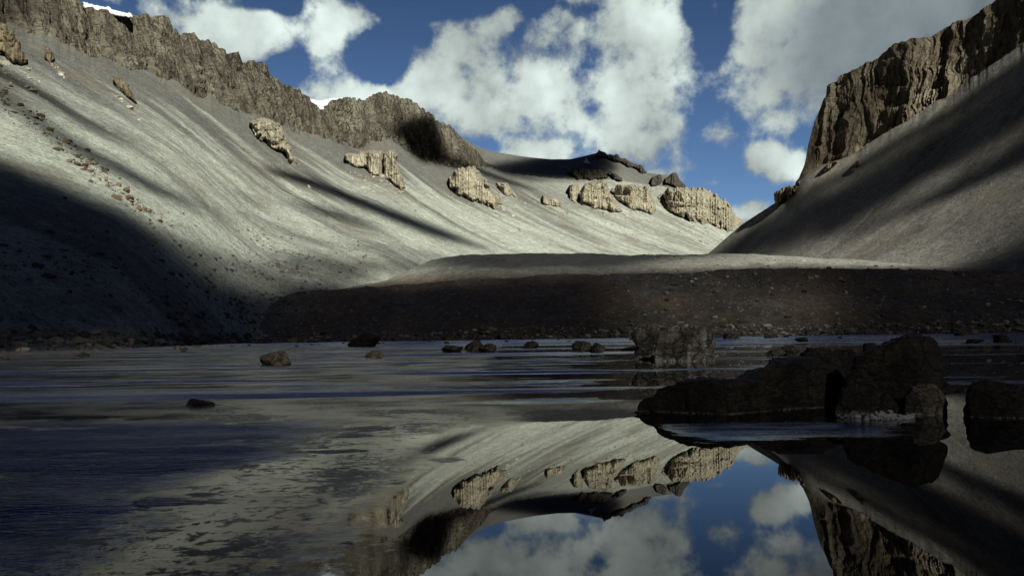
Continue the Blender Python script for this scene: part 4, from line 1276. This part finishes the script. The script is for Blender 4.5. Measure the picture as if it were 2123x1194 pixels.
r2 = np.random.default_rng(31)
pxT, pyT = to_px(PT)
wT = (sstep(pyT, 380, 640) ** 1.5 + 0.0) * (PT[..., 2] > 0.2) * (pxT < 760) * (0.35 + np.clip(fbm(PT[..., 0] / 30, PT[..., 1] / 30, 0, 3, 88), 0, 1) * 3)
P_ = pick(PT, wT, 5200, r2)
s_ = 0.17 * r2.random(len(P_)) ** -0.5 * np.clip(P_[:, 1] / 300, 0.5, 1.6)
strew('rubble', P_, np.minimum(s_, 1.5), rubble_material('slope_rubble', (0.10, 0.09, 0.085), (0.34, 0.32, 0.29)), 'loose stones strewn over the foot of the shaded left scree', 1)
pxM, pyM = to_px(PM)
wM = np.ones(PM.shape[:2]); wM[:14] *= 0.2; wM[112:] *= 0.35; wM[200:] = 0
wM = wM * (pxM < 2200) * (PM[..., 2] > 0.3) * (0.25 + 2.5 * np.exp(-((pxM - 620) / 90) ** 2) + 1.5 * sstep(pxM, 1250, 1450)) 
P_ = pick(PM, wM, 5600, r2)
s_ = 0.15 * r2.random(len(P_)) ** -0.55
strew('rubble', P_, np.minimum(s_, 1.7), rubble_material('moraine_rubble', (0.07, 0.062, 0.055), (0.50, 0.47, 0.41)), 'pale stones scattered over the dark moraine face', 2)
wM2 = np.zeros(PM.shape[:2]); wM2[8:20] = 1
wM2 *= (pxM < 2200) & (pxM > 560)
P_ = pick(PM, wM2, 4600, r2)
wS = ((PT[..., 2] < 3.5) & (PT[..., 2] > -0.15)) * (pxT < 620) * (pxT > -40.)
P2 = pick(PT, wS * 1.0, 2200, r2)
P_ = np.concatenate([P_, P2], 0)
s_ = 0.29 * r2.random(len(P_)) ** -0.5 * np.clip(P_[:, 1] / 380, 0.45, 1)
strew('rubble', P_, np.minimum(s_, 1.8), rubble_material('shore_rubble', (0.12, 0.10, 0.085), (0.52, 0.48, 0.42)), 'band of loose stones along the water line of the far shore', 3)
# pale blocks fallen below the crags
fx, fy = [], []
for po, lb, mt in PALE:
    p = np.array(po); x0, x1 = p[:, 0].min(), p[:, 0].max(); y1 = p[:, 1].max(); wd = x1 - x0
    n = int(30 + wd * 3.2)
    t_ = r2.random(n) ** 1.6
    hgt = 0.6 * (y1 - p[:, 1].min()) + 14
    ux = r2.uniform(x0 - 0.05 * wd, x1 + 0.1 * wd, n)
    low = np.interp(ux, [x0, (x0 + x1) / 2, x1], [y1 - 0.35 * hgt, y1 - 0.05 * hgt, y1])
    fy.append(low + t_ * hgt); fx.append(ux + t_ * hgt * 0.9)
fx = np.concatenate(fx); fy = np.concatenate(fy)
okk = fy < np.interp(fx, [0, 900, 1500], [600, 520, 505])
fx, fy = fx[okk], fy[okk]
P_ = at(fx, fy, depthL(fx, fy))
strew('rubble', P_, np.minimum(0.42 * r2.random(len(fx)) ** -0.55 * np.clip(P_[:, 1] / 1600, .6, 1.5), 4.5), rubble_material('pale_rubble', (0.30, 0.28, 0.22), (0.55, 0.52, 0.42)), 'pale blocks fallen down the scree below the crags', 5)
# rusty stones in a line down the left slope
ln = np.array([(0, 205), (60, 240), (120, 290), (170, 330), (195, 350), (235, 392), (290, 425), (345, 465)], float)
tq = r2.random(900) ** 1.5 * 7
lx = np.interp(tq, np.arange(8), ln[:, 0]) + r2.normal(0, 9, 900); ly = np.interp(tq, np.arange(8), ln[:, 1]) + r2.normal(0, 9, 900) * (1 + .5 * (tq < 3))
lD = depthL(lx, ly)
P_ = at(lx, ly, lD)
strew('rubble', P_, np.minimum(0.20 * r2.random(900) ** -0.6, 2.2), rubble_material('rust_rubble', (0.085, 0.062, 0.042), (0.20, 0.145, 0.09)), 'rust brown stones in a trail down the upper left scree', 4)


# ------------------------------------------------------------------ clouds above and behind, which throw the shadows on the valley
def soft_poly(pts, px, py, soft):
    return sstep(poly_sd(pts, px, py), -soft, soft)


def stroke(pts, px, py):
    """pts: (x, y, half width, strength)"""
    p = np.array(pts, float)
    out = np.zeros(px.shape)
    for i in range(len(p) - 1):
        (x0, y0, w0, s0), (x1, y1, w1, s1) = p[i], p[i + 1]
        ex, ey = x1 - x0, y1 - y0
        t = np.clip(((px - x0) * ex + (py - y0) * ey) / (ex * ex + ey * ey), 0, 1)
        d = np.hypot(px - x0 - t * ex, py - y0 - t * ey)
        w_ = w0 + (w1 - w0) * t
        out = np.maximum(out, (s0 + (s1 - s0) * t) * np.exp(-(d / w_) ** 2.6 * 0.8))
    return out


def shade_left(x, y):
    s = soft_poly([(-600, 200), (-200, 270), (0, 325), (68, 352), (153, 385), (237, 422), (305, 462), (362, 490), (420, 512), (490, 534), (555, 550), (590, 566), (600, 588), (650, 600), (700, 800), (-600, 800)], x, y, 20) * 0.985
    s = s * (1 - 0.45 * stroke([(390, 540, 14, .5), (470, 566, 14, .9), (560, 585, 16, 1)], x, y))
    for st in (
        [(-200, 60, 9, .8), (0, 152, 9, .9), (102, 206, 9, .9), (178, 255, 9, .8), (255, 295, 9, .5), (300, 318, 8, 0)],
        [(110, 214, 6, 0), (150, 236, 6, .55), (230, 270, 6, .6), (300, 297, 6, .1)],
        [(-100, 140, 16, .9), (0, 198, 16, .9), (60, 235, 16, .9), (153, 303, 14, .95), (237, 345, 13, .95), (305, 384, 12, .95), (373, 414, 11, .9), (441, 436, 10, .4), (480, 448, 9, 0)],
        [(535, 348, 8, .3), (560, 354, 9, .85), (620, 370, 11, .97), (712, 406, 12, .98), (780, 433, 13, .98), (854, 462, 13, .98), (930, 490, 11, .96), (1005, 514, 7, .5), (1030, 522, 6, 0)],
        [(600, 415, 9, .1), (640, 430, 10, .75), (703, 447, 11, .9), (760, 466, 9, .75), (810, 484, 7, .1)],
        [(470, 395, 9, .1), (520, 415, 10, .5), (570, 434, 8, .2)],
        [(440, 425, 5, .1), (543, 459, 5, .45), (627, 493, 5, .6), (678, 507, 5, .6), (788, 514, 4, .6), (907, 526, 4, .6)],  # thin cloud strip added as shade for an unbuilt terrain crease
        [(560, 545, 18, .4), (640, 530, 12, .5), (720, 560, 20, .55), (800, 545, 22, .55), (880, 560, 22, .6)],
    ):
        s = np.maximum(s, stroke(st, x, y))
    s = np.maximum(s, 0.985 * soft_poly([(808, 262), (830, 250), (856, 242), (897, 238), (907, 256), (918, 290), (924, 316), (985, 345), (1040, 366), (1110, 394), (1060, 384), (1000, 362), (940, 350), (869, 336), (835, 306), (806, 280)], x, y, 7))
    s = np.maximum(s, 0.985 * soft_poly([(1000, 343), (1040, 336), (1090, 328), (1140, 320), (1178, 318), (1215, 306), (1250, 300), (1275, 330), (1280, 352), (1250, 372), (1178, 376), (1102, 375), (1040, 362)], x, y, 9))
    s = np.maximum(s, 0.55 * soft_poly([(-400, -300), (40, -200), (75, 10), (50, 66), (0, 60), (-300, 10)], x, y, 26))
    return s


def shade_right(x, y):
    s = 0.975 * soft_poly([(1470, 530), (1484, 522), (1540, 483), (1603, 447), (1659, 405), (1697, 379), (1761, 345), (1812, 312), (1900, 262), (2000, 200), (2123, 112), (2500, -140), (2600, 350), (2123, 345), (1965, 412), (1850, 462), (1760, 500), (1650, 512), (1540, 530)], x, y, 11)
    s = s * (1 - 0.30 * stroke([(1640, 425, 12, .6), (1720, 392, 14, .8), (1800, 350, 12, .6), (1900, 290, 12, .5), (2050, 200, 12, .3)], x, y))
    s = s * (1 - 0.62 * stroke([(1720, 508, 12, .7), (1790, 470, 15, 1), (1850, 430, 15, 1), (1940, 378, 15, .9), (2060, 310, 14, .7), (2200, 220, 14, .5)], x, y))
    s = np.maximum(s, stroke([(1800, 470, 16, .5), (1880, 432, 18, .72), (1965, 392, 20, .75), (2123, 310, 26, .75), (2300, 220, 30, .7)], x, y))
    s = np.maximum(s, 0.40 * soft_poly([(1900, 480), (2000, 430), (2200, 330), (2300, 420), (2100, 520), (1950, 530)], x, y, 40))
    s = np.maximum(s, 0.985 * soft_poly([(1940, 575), (2000, 545), (2060, 522), (2123, 494), (2300, 420), (2700, 300), (2700, 800), (1900, 800)], x, y, 12))
    return s


def shade_mor(x, y):
    s = 0.955 * soft_poly([(380, 720), (480, 655), (560, 625), (610, 601), (660, 597), (850, 590), (1000, 577), (1200, 569), (1380, 565), (1440, 561), (1500, 556), (1700, 552), (1900, 556), (2000, 545), (2123, 480), (2800, 400), (2800, 900), (380, 900)], x, y, 4)
    s = s * (1 - 0.20 * soft_poly([(1290, 590), (1440, 566), (1620, 580), (1720, 625), (1680, 690), (1560, 710), (1400, 710), (1310, 650)], x, y, 60))
    s = np.maximum(s, 0.88 * soft_poly([(870, 520), (960, 515), (1500, 520), (1480, 532), (1400, 537), (1330, 552), (1250, 560), (1000, 562), (900, 556), (860, 540)], x, y, 7))
    s = np.maximum(s, 0.55 * soft_poly([(880, 560), (1000, 555), (1360, 550), (1420, 557), (1300, 572), (900, 590)], x, y, 6))
    s = np.maximum(s, 0.35 * soft_poly([(1400, 520), (1480, 522), (1560, 526), (1480, 545), (1400, 550)], x, y, 8))
    return s


HCL = 1700.0


def shade_rcliff(x, y):
    return 0.62 * soft_poly([(1600, 420), (1690, 200), (1740, 120), (1850, 60), (1868, 120), (1850, 270), (1700, 370)], x, y, 22) + 0.85 * soft_poly([(1985, 40), (2040, 120), (2085, 100), (2400, -60), (2400, -400), (2000, -200)], x, y, 18)  # left part: cloud added to darken faces the sun only grazes


samp = []
for PG, fn, cond in ((PT[:, ::2], shade_left, lambda x, y: (x < 560) | (y < 600 - 0.1 * np.clip(x - 560, 0, 300)) & (y < np.interp(x, [560, 850, 900, 1500], [600, 575, 528, 524]))),
                     (PC[::2, ::2][:, :len(kc) // 2], shade_left, lambda x, y: x > -1e9),
                     (PH[5:], shade_left, lambda x, y: x > 1000),
                     (PR[:, ::2], shade_right, lambda x, y: y < np.interp(x, [1440, 1560, 1750, 1900, 2000, 2700], [520, 526, 548, 556, 575, 620])),
                     (PRC[::2, ::2], shade_rcliff, lambda x, y: x > -1e9),
                     (PM[:, ::2], shade_mor, lambda x, y: (x > 560) & (x < 2500))):
    x, y = to_px(PG)
    m_ = cond(x, y)
    if PG is not None:
        s = fn(x, y)
        P_ = PG[m_]; samp.append(np.concatenate([P_, s[m_][:, None]], 1))
# the water and everything near stands in shade
wx, wy = np.meshgrid(np.arange(-420, 520, 8.0), np.arange(-40, 412, 8.0))
ws = 0.965 - 0.05 * sstep(wx, -60, 0) * sstep(200 - wx, 0, 120) * sstep(wy, 30, 60)
for bx, by, br_, ba in ((9.5, 45, 15, .34), (-14, 48, 13, .22), (60, 300, 60, .05)):
    ws = ws - ba * np.exp(-((wx - bx) ** 2 + ((wy - by)) ** 2) / br_ ** 2)
samp.append(np.stack([wx.ravel(), wy.ravel(), 0 * wx.ravel(), ws.ravel()], -1))
A = np.concatenate(samp, 0)
q = A[:, :3] + SD[None] * ((HCL - A[:, 2]) / SD[2])[:, None]
CELL = 7.5
gx0, gy0 = q[:, 0].min() - 200, q[:, 1].min() - 200
gw, gh = int((q[:, 0].max() + 200 - gx0) / CELL), int((q[:, 1].max() + 200 - gy0) / CELL)
ix = ((q[:, 0] - gx0) / CELL).astype(int); iy = ((q[:, 1] - gy0) / CELL).astype(int)
num = np.zeros((gh, gw)); den = np.zeros((gh, gw))
np.add.at(num, (iy, ix), A[:, 3]); np.add.at(den, (iy, ix), 1.0)
val = np.where(den > 0, num / np.maximum(den, 1), 0)
wgt = (den > 0) * 1.0


def blur2(a, sig):
    k = np.arange(-int(3 * sig) - 1, int(3 * sig) + 2); w_ = np.exp(-k ** 2 / (2 * sig * sig)); w_ /= w_.sum()
    a = np.apply_along_axis(lambda r_: np.convolve(r_, w_, 'same'), 1, a)
    return np.apply_along_axis(lambda r_: np.convolve(r_, w_, 'same'), 0, a)


fillv = blur2(val * wgt, 4.0); fillw = blur2(wgt, 4.0)
shadow = np.where(wgt > 0, val, fillv / np.maximum(fillw, 1e-3) * np.clip(fillw * 14, 0, 1))
shadow = np.clip(blur2(np.minimum(shadow * 1.012, 0.996), 0.8), 0, 0.996)
shadow[0] = shadow[-1] = 0; shadow[:, 0] = shadow[:, -1] = 0
SIG = 0.05
thick = -np.log(1 - shadow) / SIG
on = thick > 1.2
GX, GY = np.meshgrid(gx0 + (np.arange(gw) + .5) * CELL, gy0 + (np.arange(gh) + .5) * CELL)
cen = np.stack([GX, GY, np.full(GX.shape, HCL)], -1)
pad = np.where(on, 0, 0)
okf = on[:-1, :-1] | on[1:, :-1] | on[:-1, 1:] | on[1:, 1:]
tk = np.maximum(thick, 0.0) + 0.02
up = cen + SD * (tk / 2)[..., None]; lo = cen - SD * (tk / 2)[..., None]
idx = np.arange(GX.size).reshape(GX.shape)
qf = np.stack([idx[:-1, :-1], idx[:-1, 1:], idx[1:, 1:], idx[1:, :-1]], -1)[okf]
cnt = np.zeros((gh, gw), int)
Nn = GX.size
ed = {}
eu = np.concatenate([qf[:, [0, 1]], qf[:, [1, 2]], qf[:, [2, 3]], qf[:, [3, 0]]], 0)
key = eu[:, 0].astype(np.int64) * Nn + eu[:, 1]; rkey = eu[:, 1].astype(np.int64) * Nn + eu[:, 0]
bd = eu[~np.isin(key, rkey)]
side = np.stack([bd[:, 1], bd[:, 0], bd[:, 0] + Nn, bd[:, 1] + Nn], -1)
FF = np.concatenate([qf, qf[:, ::-1] + Nn, side], 0)
VV = np.concatenate([up.reshape(-1, 3), lo.reshape(-1, 3)], 0)
us = np.unique(FF); re = np.full(2 * Nn, -1); re[us] = np.arange(len(us))
mc, g = new_mat('cloud_vapour')
pv = g.n('ShaderNodeVolumePrincipled')
pv.inputs['Color'].default_value = (0.05, 0.055, 0.06, 1)
pv.inputs['Density'].default_value = SIG
pv.inputs['Anisotropy'].default_value = 0.0
oo = g.n('ShaderNodeOutputMaterial')
g.t.links.new(pv.outputs[0], oo.inputs['Volume'])
mc.cycles.homogeneous_volume = True
cl = mesh_obj('cloud', VV[us], re[FF], mc, True)
tag(cl, 'layer of broken cloud high above the valley throwing soft shadows', 'cloud', None, 'stuff')
print('cells', gw, gh, 'cloud faces', len(FF), 'shore boulders', nsh)
